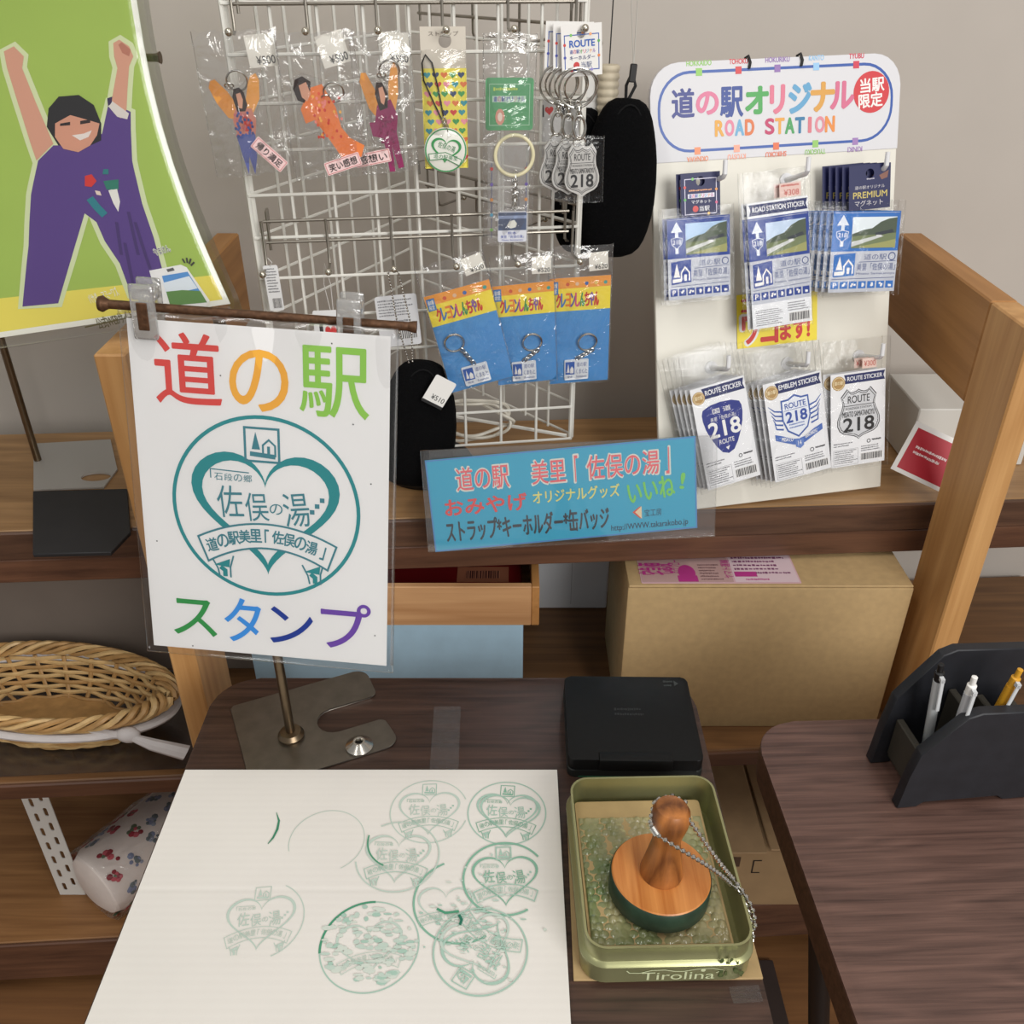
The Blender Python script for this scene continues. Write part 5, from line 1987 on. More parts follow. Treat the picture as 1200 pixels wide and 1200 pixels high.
prof += [(0, 0.036)]
mb.lathe(prof, paint((200, 188, 164), 0.6), 24)
mb.build('roll', t)
mb = MB()
mb.tube([(0, 0, 0.036), (0.001, 0, 0.12)], 0.0007, BLACK, 6)
mb.build('cord', t)

# white cable coiled behind the lower grid
mb = MB()
pts = []
for k in range(60):
    a = 2 * PI * k / 20
    pts.append((0.05 * math.cos(a) * (1 + 0.2 * math.sin(k * 0.7)), 0.006 * math.sin(k * 1.1), 0.026 * math.sin(a) + 0.005 * math.sin(k * 0.5)))
for _ in range(2):
    pts = [pts[0]] + [tuple(0.75 * a[i] + 0.25 * b[i] for i in range(3)) if q == 0 else tuple(0.25 * a[i] + 0.75 * b[i] for i in range(3)) for a, b in zip(pts, pts[1:]) for q in (0, 1)] + [pts[-1]]
mb.tube(pts, 0.0022, paint((214, 208, 194), 0.5), 6)
o = mb.build('cable')
o.matrix_world = T(rp(548, 492, -0.035))
tag(o, 'coiled white cable behind the lower wires of the rack', 'cable')

# ================================================================== DISPLAY BOARD
BN = Vector((0.181, -0.947, 0.265)).normalized()
BP = Vector((0.338, 1.023, 0.789))
BM, bw_, bh_ = frame((761, 76), (1056, 60), (1032, 571.5), (774, 601), BP, BN)
bd = thing('display_board', 'tall white board headed ROAD STATION with hooks, leaning on the upper shelf', 'display board', BM)
BMI = BM.inverted()


def bpx(px, py, d=0.0):
    return at(px, py, BP + BN * d, BN)


def bfr(px, py):
    q = BMI @ bpx(px, py)
    return (q.x / bw_ + 0.5, 0.5 - q.y / bh_)


mb = MB()
mb.box(-bw_ / 2, bw_ / 2, -bh_ / 2, bh_ / 2 - 0.090, -0.006, 0, paint((226, 222, 210), 0.5, noise=0.015, scale=20), 0.0008, 1)
mb.build('back_panel', bd)
hd_h = bfr(905, 183)[1] * bh_
mb = MB()
pts = [(-bw_ / 2 - 0.0005, bh_ / 2 - hd_h), (bw_ / 2 + 0.0005, bh_ / 2 - hd_h)]
r_ = 0.034
pts += [(bw_ / 2 + 0.0005 - r_ + r_ * math.cos(rad(a)), bh_ / 2 - r_ + r_ * math.sin(rad(a))) for a in range(0, 91, 15)]
pts += [(-bw_ / 2 - 0.0005 + r_ + r_ * math.cos(rad(a)), bh_ / 2 - r_ + r_ * math.sin(rad(a))) for a in range(90, 181, 15)]
mb.prism(pts, -0.0055, 0.0008, paint((217, 216, 219), 0.55), 0.0004, 1)
pr = Print(mb, bw_, bh_, 0.0008, 0.4)
RAIL = (48, 86, 164)
rl = []
hy0, hy1, hx0, hx1 = bfr(910, 80)[1], bfr(910, 171)[1], bfr(772, 132)[0], bfr(1045, 105)[0]
rr2 = 0.12
for (cx, cy, a0) in ((hx1 - rr2, hy0 + rr2 * bw_ / bh_, 90), (hx0 + rr2, hy0 + rr2 * bw_ / bh_, 180), (hx0 + rr2, hy1 - rr2 * bw_ / bh_, 270), (hx1 - rr2, hy1 - rr2 * bw_ / bh_, 360)):
    for i in range(9):
        a = rad(a0 - 90 + 90 * i / 8)
        rl.append((cx + rr2 * math.cos(a), cy - rr2 * bw_ / bh_ * math.sin(a)))
pr.line(rl, 0.010, RAIL, 1, True)
for px, c, s_ in ((818.7, (140, 196, 90), 'HOKKAIDO'), (865, (206, 58, 64), 'TOHOKU'), (910.6, (142, 108, 172), 'HOKURIKU'), (956, (150, 196, 232), 'KANTO'), (1002.7, (206, 58, 80), 'TYUBU')):
    x = bfr(px, 80)[0]
    pr.rect(x - 0.012, hy0 - 0.007, x + 0.012, hy0 + 0.008, c, 2)
    hw = 0.006 * len(s_)
    pr.text(s_, x - hw, hy0 - 0.022, x + hw, hy0 - 0.012, c, 2, 0.03)
for px, c, s_ in ((817, (232, 140, 96), 'OKINAWA'), (863, (240, 164, 140), 'KYUSYU'), (909, (222, 110, 70), 'SHIKOKU'), (955, (146, 196, 100), 'TYUGOKU'), (1001.5, (158, 122, 180), 'KINKI')):
    x = bfr(px, 171)[0]
    pr.rect(x - 0.012, hy1 - 0.007, x + 0.012, hy1 + 0.008, c, 2)
    hw = 0.006 * len(s_)
    pr.text(s_, x - hw, hy1 + 0.012, x + hw, hy1 + 0.022, c, 2, 0.03, 180)


def on_board(t_, px0, py0, px1, py1, c, l, b, rot=0):
    a_, b_ = bfr(px0, py0), bfr(px1, py1)
    pr.text(t_, a_[0], a_[1], b_[0], b_[1], c, l, b, rot)


TC = [(36, 48, 128), (212, 112, 146), (34, 64, 142), (66, 160, 76), (216, 114, 138), (92, 158, 198), (214, 156, 66), (210, 106, 138)]
for i, (ch_c, a_, b_, c_, d_) in enumerate((('道', 787, 105, 813, 137), ('の', 816, 109, 841, 133), ('駅', 844, 103, 870, 136), ('オ', 874, 103, 899, 132), ('リ', 903, 101, 918, 132), ('ジ', 925, 99, 949, 131), ('ナ', 951, 98, 976, 129), ('ル', 974, 97, 999, 126))):
    on_board(ch_c, a_, b_, c_, d_, TC[i], 2, 0.030 if ch_c in '道駅' else 0.055)
RC = [(222, 160, 52), (218, 124, 150), (104, 166, 204), (214, 112, 58), 0, (188, 50, 98), (224, 160, 66), (64, 154, 84), (40, 116, 160), (212, 114, 126), (218, 134, 148), (228, 138, 58)]
for i, ch_c in enumerate('ROAD STATION'):
    if ch_c != ' ':
        x = 838 + i * 11.75
        y = 142 - i * 0.46
        on_board(ch_c, x + (3.5 if ch_c == 'I' else 0), y, x + (6 if ch_c == 'I' else 9.6), y + 17, RC[i], 2, 0.055)
cc = bfr(1020.6, 108)
pr.disc(cc[0], cc[1], 0.074, (206, 54, 60), 2, 36)
on_board('当駅', 1008, 92, 1035, 107, WHITE, 3, 0.03, 4)
on_board('限定', 1006, 110, 1033, 125, WHITE, 3, 0.03, 4)
mb.build('header_panel', bd, 'white rounded header with a blue rail line and coloured lettering')
for px in (877, 938):
    q = BMI @ bpx(px, 72)
    mb = MB()
    yt = bh_ / 2
    mb.tube([(q.x, yt - 0.010, 0.0022), (q.x + 0.001, yt - 0.004, 0.0032), (q.x - 0.001, yt + 0.003, 0.002), (q.x, yt + 0.003, -0.008), (q.x, yt - 0.010, -0.0075)], 0.0016, BLACK, 8)
    mb.build('cord', bd, 'short black cord loop')
mb = MB()
mb.box(-0.05, 0.05, -bh_ / 2 + 0.004, bh_ * 0.1, -0.0085, -0.0062, paint((200, 196, 186), 0.6))
mb.build('easel_flap', bd)
HK = paint((226, 226, 228), 0.3)
hooks = [(849, 207), (946, 203), (1038, 197), (853, 433), (946, 428), (1033, 419)]
for px, py in hooks:
    b_ = BMI @ bpx(px, py, 0.052)
    mb = MB()
    mb.lathe([(0, 0.0003), (0.008, 0.0003), (0.008, 0.0025), (0.004, 0.0035), (0, 0.0035)], HK, 18, T((b_.x, b_.y - 0.004, 0)))
    mb.tube([(b_.x, b_.y - 0.004, 0.002), (b_.x, b_.y - 0.002, 0.030), (b_.x, b_.y, 0.049), (b_.x, b_.y + 0.003, 0.053), (b_.x, b_.y + 0.017, 0.055)], 0.0026, HK, 10, radii=[0.0034, 0.003, 0.0028, 0.0028, 0.0026])
    mb.build('hook', bd, 'white plastic hook')
# yellow sticker on the board
M, w, h = frame((863, 344), (956, 338), (959, 399), (864, 408), BP + BN * 0.0012, BN)
mb = MB()
mb.box(-w / 2, w / 2, -h / 2, h / 2, -0.0003, 0.0001, paint((244, 222, 60), 0.45))
pr = Print(mb, w, h, 0.0001)
REDT = (206, 56, 48)
pr.text('コ', 0.06, 0.10, 0.22, 0.34, REDT, 2, 0.05)
pr.text('ワ', 0.05, 0.40, 0.28, 0.94, WHITE, 2, 0.09)
pr.text('ワ', 0.07, 0.42, 0.26, 0.92, REDT, 4, 0.04)
pr.text('コ', 0.30, 0.48, 0.50, 0.94, REDT, 3, 0.05)
pr.text('ます!', 0.54, 0.56, 0.90, 0.92, REDT, 3, 0.05)
pr.text('コワ', 0.30, 0.10, 0.60, 0.36, REDT, 2, 0.05)
o = mb.build('sticker', bd, 'yellow sticker with red lettering')
o.matrix_local = BMI @ M

BLUE, BLUE_L = (24, 58, 142), (38, 108, 186)
SILV = (192, 195, 204)


def road_sign(pr, blue, y0=0.0, y1=1.0, sky=(206, 224, 240), fl=1):
    """blue road station sign between y0 and y1 of the sheet"""
    def Y(v):
        return y0 + (y1 - y0) * v
    pr.rect(0.0, y0, 1.0, Y(0.49), blue, fl)
    pr.rect(0.02, Y(0.015), 0.98, Y(0.02), SILV, fl + 1)
    pr.line([(0.15, Y(0.43)), (0.15, Y(0.14))], 0.05, (226, 232, 240), fl + 1)
    pr.poly([(0.06, Y(0.17)), (0.24, Y(0.17)), (0.15, Y(0.04))], (226, 232, 240), fl + 1)
    ov = [(0.055, Y(0.245)), (0.15, Y(0.225)), (0.245, Y(0.245)), (0.23, Y(0.32)), (0.15, Y(0.375)), (0.07, Y(0.32))]
    pr.poly(ov[::-1], (226, 232, 240), fl + 2)
    pr.poly([(0.15 + (x - 0.15) * 0.88, Y(0.295) + (y - Y(0.295)) * 0.88) for x, y in ov][::-1], blue, fl + 3)
    pr.text('218', 0.085, Y(0.26), 0.215, Y(0.315), (232, 236, 240), fl + 4, 0.02)
    a, b, c, d = 0.29, 0.95, Y(0.07), Y(0.45)
    pr.rect(a, c, b, d, sky, fl + 2)
    H_ = d - c
    pr.poly([(a, c + 0.55 * H_), (a + 0.16, c + 0.42 * H_), (a + 0.30, c + 0.36 * H_), (a + 0.42, c + 0.16 * H_), (a + 0.54, c + 0.06 * H_), (b, c + 0.02 * H_), (b, c + 0.66 * H_), (a, c + 0.72 * H_)], (72, 84, 66), fl + 3)
    pr.poly([(a, c + 0.62 * H_), (b, c + 0.52 * H_), (b, d), (a, d)], (112, 124, 84), fl + 4)
    pr.poly([(a, c + 0.80 * H_), (a + 0.38, c + 0.60 * H_), (a + 0.48, c + 0.62 * H_), (a, c + 0.96 * H_)], (206, 208, 206), fl + 5)
    pr.poly([(a + 0.34, c + 0.52 * H_), (b - 0.06, c + 0.40 * H_), (b - 0.04, c + 0.50 * H_), (a + 0.36, c + 0.62 * H_)], (46, 52, 60), fl + 6)
    pr.poly([(a + 0.12, d - 0.05 * H_), (a + 0.50, c + 0.80 * H_), (b, c + 0.72 * H_), (b, d), (a + 0.2, d)], (156, 156, 96), fl + 5)
    pr.rect(a + 0.36, c + 0.58 * H_, a + 0.44, c + 0.66 * H_, (214, 214, 214), fl + 7)
    pr.rect(0.0, Y(0.49), 1.0, Y(1.0), SILV, fl)
    pr.poly([(0.05, Y(0.53)), (0.37, Y(0.51)), (0.37, Y(0.79)), (0.05, Y(0.81))][::-1], blue, fl + 1)
    pr.poly([(0.09, Y(0.72)), (0.19, Y(0.72)), (0.14, Y(0.55))][::-1], WHITE, fl + 2)
    pr.line([(0.07, Y(0.765)), (0.21, Y(0.76))], 0.05, WHITE, fl + 2)
    pr.line([(0.21, Y(0.77)), (0.21, Y(0.67)), (0.27, Y(0.60)), (0.34, Y(0.67)), (0.34, Y(0.77))], 0.022, WHITE, fl + 2)
    pr.rect(0.255, Y(0.69), 0.295, Y(0.77), WHITE, fl + 2)
    pr.text('道の駅', 0.50, Y(0.525), 0.84, Y(0.60), (60, 76, 130), fl + 1)
    pr.ring(0.92, Y(0.56), 0.05, 0.014, (60, 76, 130), fl + 1, 14)
    pr.line([(0.42, Y(0.625)), (0.98, Y(0.615))], 0.008, (60, 76, 130), fl + 1)
    pr.text('美里「佐俣の湯」', 0.40, Y(0.64), 0.98, Y(0.73), (60, 76, 130), fl + 1, 0.004)
    pr.text('Misato Samatanoyu', 0.40, Y(0.755), 0.98, Y(0.79), (60, 76, 130), fl + 1, 0.004)
    pr.line([(0.04, Y(0.835)), (0.98, Y(0.825))], 0.008, (60, 76, 130), fl + 1)
    rnd = random.Random(3)
    for k in range(7):
        x = 0.03 + k * 0.138
        pr.rect(x, Y(0.865), x + 0.115, Y(0.955), blue, fl + 1)
        if k == 0:
            pr.text('P', x + 0.035, Y(0.88), x + 0.085, Y(0.94), WHITE, fl + 2, 0.03)
        else:
            for q in range(3):
                a_, b_ = x + 0.02 + rnd.random() * 0.05, Y(0.88 + rnd.random() * 0.035)
                pr.rect(a_, b_, a_ + 0.03, b_ + (y1 - y0) * 0.025, WHITE, fl + 2)


def pack(name, label, cat, group, insert, bagc, d, draw, seed, hang=None, dcards=None, milky=None):
    """one hanging packet: root at the bag's centre"""
    M, w, h = frame(*bagc, BP + BN * d, BN)
    t = thing(name, label, cat, M, group)
    Mi = M.inverted()
    IM, iw_, ih_ = frame(*insert, BP + BN * d, BN)
    mb = MB()
    mb.box(-iw_ / 2, iw_ / 2, -ih_ / 2, ih_ / 2, -0.0007, 0, paint(SILV, 0.4), 0.0002, 1)
    draw(Print(mb, iw_, ih_, 0.0, 0.6))
    o = mb.build('printed_card', t)
    o.matrix_local = Mi @ IM
    bag('bag', t, w, h, 0.0034, seed, 0.0011, z=0.0006, mat=FILM_SMOOTH)
    if hang:
        HM, hw_, hh2 = frame(*hang, BP + BN * (d + 0.001), BN)
        mb = MB()
        mb.prism([(-hw_ / 2, -hh2 / 2), (hw_ / 2, -hh2 / 2), (hw_ / 2, hh2 / 2), (-hw_ / 2, hh2 / 2)], -0.0005, 0, paint((26, 31, 80), 0.5), holes=[circle(0, hh2 * 0.30, 0.0052, 14)])
        dcards(Print(mb, hw_, hh2, 0.0, 0.4))
        o = mb.build('hang_card', t, 'navy hang card')
        o.matrix_local = Mi @ HM
    return t, M


def stack(t, M, n, dx, dz, names, dy=0.0, rot=0.0):
    for k in range(1, n):
        c = copy_tree(t)
        c.matrix_world = M @ T((dx * k, dy * k, -dz * k)) @ Matrix.Rotation(rad(rot * k), 4, 'Z')
        c['label'] = names[k - 1]


ORD = ['second', 'third', 'fourth', 'fifth', 'sixth']


def navy1(pr):
    pr.line([(0.10, 0.14), (0.90, 0.14), (0.90, 0.94), (0.10, 0.94)], 0.018, (210, 206, 226), 1, True)
    for x, y, c in ((0.10, 0.32, (206, 64, 60)), (0.10, 0.60, (90, 170, 90)), (0.90, 0.40, (226, 150, 70)), (0.90, 0.70, (206, 90, 130)), (0.3, 0.14, (120, 190, 100)), (0.7, 0.94, (240, 190, 90))):
        pr.disc(x, y, 0.035, c, 2, 8)
    pr.small(0.20, 0.38, 0.82, 0.45, 1, (230, 160, 110), 2, seed=7)
    pr.rect(0.17, 0.475, 0.85, 0.575, (214, 214, 226), 2)
    pr.chars('道の駅オリジナル', 0.19, 0.485, 0.83, 0.565, [(60, 70, 150), (206, 80, 120), (60, 90, 170), (90, 170, 90), (206, 80, 120), (90, 160, 200), (226, 150, 70), (190, 90, 140)], 3, 0.02)
    pr.text('マグネット', 0.26, 0.62, 0.76, 0.70, (230, 230, 236), 2, 0.01)
    pr.disc(0.36, 0.82, 0.075, (206, 60, 60), 2, 14)
    pr.text('当駅', 0.46, 0.76, 0.72, 0.88, (230, 230, 236), 2, 0.01)


def navy2(pr):
    GOLD = (196, 178, 96)
    pr.small(0.42, 0.30, 0.62, 0.37, 1, (190, 186, 200), 1, seed=3)
    pr.text('道の駅オリジナル', 0.14, 0.46, 0.86, 0.54, (206, 202, 206), 1)
    pr.text('PREMIUM', 0.10, 0.60, 0.92, 0.74, GOLD, 1, 0.02)
    pr.text('マグネット', 0.14, 0.79, 0.82, 0.92, (206, 202, 206), 1)
    pr.poly([(0.72, 0.26), (0.95, 0.16), (0.92, 0.32), (0.78, 0.36)], (128, 84, 70), 1)


t, M = pack('magnet_packet', 'foremost road station magnet packet under a small navy card, beside the black pouch', 'magnet', 'road station magnets with small navy cards',
            [(784, 256), (853, 252), (858, 344), (781, 354)], [(777, 243), (857, 240), (863, 349), (779, 358)], 0.036, lambda p: road_sign(p, BLUE, sky=(176, 204, 234)), 81,
            [(797, 203), (843, 201), (845, 252), (799, 255)], navy1)
stack(t, M, 2, -0.003, 0.006, ['second road station magnet packet, right behind the one under a small navy card'])

t, M = pack('magnet_packet', 'foremost premium magnet packet with gold lettering on its navy card', 'magnet', 'premium road station magnets',
            [(981, 251), (1058, 244), (1046, 338), (966, 346)], [(974, 240), (1064, 231), (1050, 342), (960, 352)], 0.046, lambda p: road_sign(p, BLUE_L, sky=(226, 234, 238)), 82,
            [(994, 195), (1045, 190), (1042, 243), (996, 247)], navy2)
stack(t, M, 5, -0.0042, 0.0075, ['%s premium magnet packet from the front' % ORD[k] for k in range(4)], 0.0006)


def ribbon_head(pr, txt, x0, y0, x1, y1, slope=0.0, c=(28, 38, 92)):
    pr.poly([(x0, y0 + slope), (x1, y0), (x1 - 0.03, (y0 + y1) / 2), (x1, y1), (x0, y1 + slope), (x0 + 0.03, (y0 + y1) / 2 + slope)][::-1], c, 2)
    pr.text(txt, x0 + 0.06, y0 + (y1 - y0) * 0.25 + slope * 0.5, x1 - 0.05, y0 + (y1 - y0) * 0.70 + slope * 0.5, (226, 226, 230), 3, 0.03)


def fine_print(pr, y0=0.74):
    pr.small(0.05, y0, 0.42, y0 + 0.05, 2, (90, 90, 96), 2, seed=3)
    pr.line([(0.05, y0 + 0.075), (0.50, y0 + 0.075), (0.50, 0.985), (0.05, 0.985)], 0.004, (120, 120, 124), 2, True)
    pr.small(0.07, y0 + 0.085, 0.49, 0.975, 7, (96, 96, 100), 2, seed=4)
    pr.small(0.56, y0 + 0.06, 0.96, y0 + 0.13, 3, (96, 96, 100), 2, seed=6)
    pr.ring(0.70, y0 + 0.015, 0.03, 0.012, (60, 60, 64), 2, 12)
    pr.small(0.76, y0 - 0.005, 0.96, y0 + 0.035, 1, (60, 60, 64), 2, seed=9)
    pr.bars(0.56, y0 + 0.145, 0.95, 0.955, (44, 44, 48))


def road_sticker(pr):
    pr.rect(0, 0, 1, 1, (230, 231, 234), 1)
    ribbon_head(pr, 'ROAD STATION STICKER', 0.03, 0.015, 0.99, 0.10)
    road_sign(pr, BLUE, 0.12, 0.80, (196, 214, 236), 2)
    pr.rect(0, 0.80, 1, 1, (230, 231, 234), 1)
    pr.small(0.06, 0.85, 0.52, 0.985, 8, (110, 110, 114), 2, seed=5)
    pr.small(0.60, 0.82, 0.96, 0.90, 4, (110, 110, 114), 2, seed=6)
    pr.bars(0.62, 0.91, 0.96, 0.975, (44, 44, 48))


t, M = pack('sticker_packet', 'foremost ROAD STATION STICKER packet in the middle of the upper hooks', 'sticker', 'road station sticker packets',
            [(877, 237), (943, 231), (955, 374), (880, 388)], [(872, 201), (944, 196), (957, 379), (876, 391)], 0.044, road_sticker, 83)
o = None
mb = MB()
w_, h_ = 0.026, 0.015
mb.box(-w_ / 2, w_ / 2, -h_ / 2, h_ / 2, -0.0001, 0.0001, paint((226, 196, 186), 0.6))
pr = Print(mb, w_, h_, 0.0001)
pr.small(0.08, 0.1, 0.9, 0.4, 1, (196, 90, 80), 1)
pr.text('¥308', 0.2, 0.48, 0.9, 0.9, (196, 90, 80), 1, 0.01)
o = mb.build('price_label', t, 'small pink price label')
o.matrix_local = M.inverted() @ T(bpx(926, 222, 0.0445)) @ M.to_3x3().to_4x4()
stack(t, M, 2, -0.0035, 0.006, ['second ROAD STATION STICKER packet, right behind the foremost'])


def jp_route(pr):
    pr.rect(0, 0, 1, 1, (232, 232, 234), 1)
    ribbon_head(pr, 'ROUTE STICKER', 0.20, 0.02, 0.98, 0.125)
    pr.disc(0.13, 0.10, 0.115, (176, 140, 84), 4, 24)
    pr.ring(0.13, 0.10, 0.095, 0.012, (222, 202, 156), 5, 24)
    pr.text('道の駅', 0.055, 0.075, 0.205, 0.115, (232, 216, 176), 6, 0.02)
    B_ = (34, 46, 128)
    tri = [(.13, .27), (.16, .225), (.30, .195), (.5, .185), (.70, .195), (.84, .225), (.87, .27), (.87, .33), (.84, .42), (.78, .51), (.70, .60), (.61, .67), (.5, .695), (.39, .67), (.30, .60), (.22, .51), (.16, .42), (.13, .33)]
    pr.poly(tri, B_, 2)
    pr.text('国 道', 0.33, 0.235, 0.67, 0.285, WHITE, 3, 0.01)
    pr.text('美里「佐俣の湯」', 0.27, 0.315, 0.74, 0.355, WHITE, 3)
    pr.text('218', 0.21, 0.365, 0.79, 0.515, WHITE, 3, 0.035)
    pr.text('ROUTE', 0.36, 0.545, 0.64, 0.59, WHITE, 3, 0.005)
    pr.poly([(0.46, 0.63), (0.54, 0.62), (0.50, 0.66)], WHITE, 3)
    fine_print(pr, 0.735)


def emblem(pr):
    pr.rect(0, 0, 1, 1, (232, 232, 234), 1)
    ribbon_head(pr, 'EMBLEM STICKER', 0.20, 0.02, 0.98, 0.125)
    pr.disc(0.13, 0.10, 0.115, (176, 140, 84), 4, 24)
    pr.ring(0.13, 0.10, 0.095, 0.012, (222, 202, 156), 5, 24)
    pr.text('道の駅', 0.055, 0.075, 0.205, 0.115, (232, 216, 176), 6, 0.02)
    E_ = (52, 86, 160)
    for s_ in (-1, 1):
        for k in range(5):
            y = 0.26 + k * 0.045
            pr.line([(0.5 + s_ * 0.24, y + 0.05), (0.5 + s_ * 0.36, y + 0.03), (0.5 + s_ * (0.46 - 0.02 * k), y - 0.03)], 0.014, E_, 2, widths=[0.03, 0.022, 0.008])
    sh_ = [(0.26, 0.20), (0.38, 0.20), (0.5, 0.165), (0.62, 0.20), (0.74, 0.20), (0.75, 0.40), (0.68, 0.52), (0.5, 0.60), (0.32, 0.52), (0.25, 0.40)]
    pr.poly(sh_[::-1], E_, 3)
    pr.poly([(0.5 + (x - 0.5) * 0.90, 0.38 + (y - 0.38) * 0.91) for x, y in sh_][::-1], (226, 230, 238), 4)
    pr.text('ROUTE', 0.32, 0.24, 0.68, 0.295, (52, 80, 156), 5, 0.03)
    pr.line([(0.30, 0.31), (0.70, 0.31)], 0.008, (52, 80, 156), 5)
    pr.text('218', 0.32, 0.33, 0.68, 0.435, (48, 76, 156), 5, 0.045)
    pr.small(0.36, 0.45, 0.64, 0.51, 2, (96, 120, 180), 5, seed=8)
    rb = [(0.10, 0.52), (0.22, 0.55), (0.40, 0.605), (0.50, 0.615), (0.60, 0.605), (0.78, 0.55), (0.92, 0.52), (0.92, 0.58), (0.78, 0.615), (0.60, 0.665), (0.50, 0.675), (0.40, 0.665), (0.22, 0.615), (0.10, 0.58)]
    pr.poly(rb[::-1], (70, 104, 176), 6)
    pr.text('MISATO', 0.20, 0.575, 0.40, 0.615, WHITE, 7, 0.02, -12)
    pr.text('SAMATANOYU', 0.60, 0.575, 0.82, 0.612, WHITE, 7, 0.02, 14)
    pr.poly([(0.43, 0.62), (0.57, 0.62), (0.57, 0.69), (0.5, 0.715), (0.43, 0.69)][::-1], (96, 126, 190), 7)
    pr.text('14', 0.47, 0.635, 0.53, 0.68, WHITE, 8)
    fine_print(pr, 0.745)


def us_route(pr):
    pr.rect(0, 0, 1, 1, (232, 232, 234), 1)
    ribbon_head(pr, 'ROUTE STICKER', 0.24, 0.02, 0.99, 0.115)
    pr.disc(0.14, 0.10, 0.12, (176, 140, 84), 4, 24)
    pr.ring(0.14, 0.10, 0.10, 0.012, (222, 202, 156), 5, 24)
    pr.text('道の駅', 0.06, 0.075, 0.22, 0.115, (232, 216, 176), 6, 0.02)
    shield_print(pr, 0.40, 0.275, 0.51, 0.445, (206, 207, 210), (34, 34, 36), 2)
    fine_print(pr, 0.74)


t, M = pack('sticker_packet', 'foremost ROUTE STICKER packet with a blue rounded triangle, near the blue sign', 'sticker', 'blue triangle route stickers',
            [(804, 455), (866, 445), (897, 556), (833, 572)], [(790, 420), (864, 404), (899, 561), (826, 575)], 0.046, jp_route, 91)
stack(t, M, 5, -0.0032, 0.0075, ['%s packet from the front among the blue triangle route stickers' % ORD[k] for k in range(4)], 0.0, 0.6)
t, M = pack('sticker_packet', 'foremost EMBLEM STICKER packet with a winged blue shield', 'sticker', 'winged emblem stickers',
            [(893, 450), (961, 435), (975, 547), (909, 566)], [(882, 414), (956, 402), (978, 552), (904, 572)], 0.046, emblem, 92)
stack(t, M, 5, -0.0034, 0.0075, ['%s packet from the front among the winged emblem stickers' % ORD[k] for k in range(4)], 0.0, 0.5)
t, M = pack('sticker_packet', 'foremost ROUTE STICKER packet with a black and grey shield, at the board edge', 'sticker', 'black shield route stickers',
            [(970, 439), (1038, 432), (1036, 540), (977, 548)], [(960, 402), (1043, 394), (1040, 546), (968, 553)], 0.040, us_route, 93)
mb = MB()
mb.box(-0.0095, 0.0095, -0.006, 0.006, -0.0001, 0.0001, paint((228, 200, 188), 0.6))
pr = Print(mb, 0.019, 0.012, 0.0001)
pr.text('¥300', 0.12, 0.25, 0.9, 0.8, (190, 96, 84), 1, 0.01)
o = mb.build('price_label', t, 'small pink price label')
o.matrix_local = M.inverted() @ T(bpx(1019, 425, 0.0405)) @ M.to_3x3().to_4x4()
stack(t, M, 2, -0.006, 0.008, ['second packet behind the black and grey shield route sticker'])

# ================================================================== BLUE ACRYLIC SIGN ON THE SHELF EDGE
AN = upright(2.5, 13)
AP = Vector((0.08, 0.950, 0.86))
AM, aw, ah = frame((499, 524), (832, 514), (846, 629), (495, 645), AP, AN)
sgn = thing('acrylic_sign', 'clear acrylic sign with a long light blue sheet, at the front edge of the shelf', 'sign', AM)
mb = MB()
mb.box(-aw / 2, aw / 2, -ah / 2, ah / 2, -0.0022, -0.0003, ACRYLIC, 0.0004, 1)
mb.box(-aw / 2, aw / 2, -ah / 2, ah / 2, 0.0012, 0.0026, ACRYLIC, 0.0004, 1)
mb.build('acrylic_panel', sgn)
mb = MB()
# back leg folded behind so that the panel hooks on to the shelf edge
mb.box(-aw / 2 + 0.01, aw / 2 - 0.004, ah * 0.02, ah / 2 - 0.002, -0.0050, -0.0035, ACRYLIC, 0.0004, 1)
mb.build('back_flap', sgn)
IM_, aiw, aih = frame((502, 534), (806, 517), (826, 624), (505, 641), AP, AN)
mb = MB()
AB = (58, 168, 200)
mb.box(-aiw / 2, aiw / 2, -aih / 2, aih / 2, -0.0002, 0.0001, paint(AB, 0.5))
pr = Print(mb, aiw, aih, 0.0001, 0.45)
pr.line([(0.003, 0.01), (0.997, 0.01), (0.997, 0.99), (0.003, 0.99)], 0.004, (92, 130, 196), 1, True)
PK = (236, 108, 116)
for s_, a, b in (('道の駅', 0.105, 0.305), ('美里', 0.385, 0.515), ('「', 0.545, 0.562), ('佐俣の湯', 0.590, 0.865), ('」', 0.885, 0.902)):
    pr.text(s_, a, 0.10 if s_ not in '「」' else 0.08, b, 0.37 if s_ not in '「」' else 0.38, (226, 226, 214), 1, 0.035)
    pr.text(s_, a + 0.003, 0.11 if s_ not in '「」' else 0.09, b - 0.003, 0.36 if s_ not in '「」' else 0.37, PK, 2, 0.008)
pr.text('おみやげ', 0.055, 0.44, 0.36, 0.62, (226, 84, 84), 2, 0.03)
pr.text('オリジナルグッズ', 0.385, 0.43, 0.71, 0.57, (232, 222, 130), 2, 0.02)
pr.text('いいね', 0.742, 0.41, 0.915, 0.64, (128, 206, 96), 2, 0.025, 6)
pr.text('!', 0.940, 0.38, 0.955, 0.55, (128, 206, 96), 2, 0.03, -8)
pr.text('ストラップ*キーホルダー*缶バッジ', 0.050, 0.67, 0.665, 0.91, (58, 66, 74), 2, 0.022)
pr.text('http://WWW.takarakobo.jp', 0.672, 0.88, 0.965, 0.965, (40, 62, 84), 2, 0.008)
pr.poly([(0.755, 0.76), (0.785, 0.70), (0.785, 0.84)], (222, 90, 70), 2)
pr.poly([(0.765, 0.76), (0.79, 0.70), (0.79, 0.84)], (238, 210, 170), 3)
pr.text('宝工房', 0.80, 0.74, 0.865, 0.82, (40, 62, 84), 2)
o = mb.build('printed_sheet', sgn, 'light blue sheet with pink, green and dark lettering')
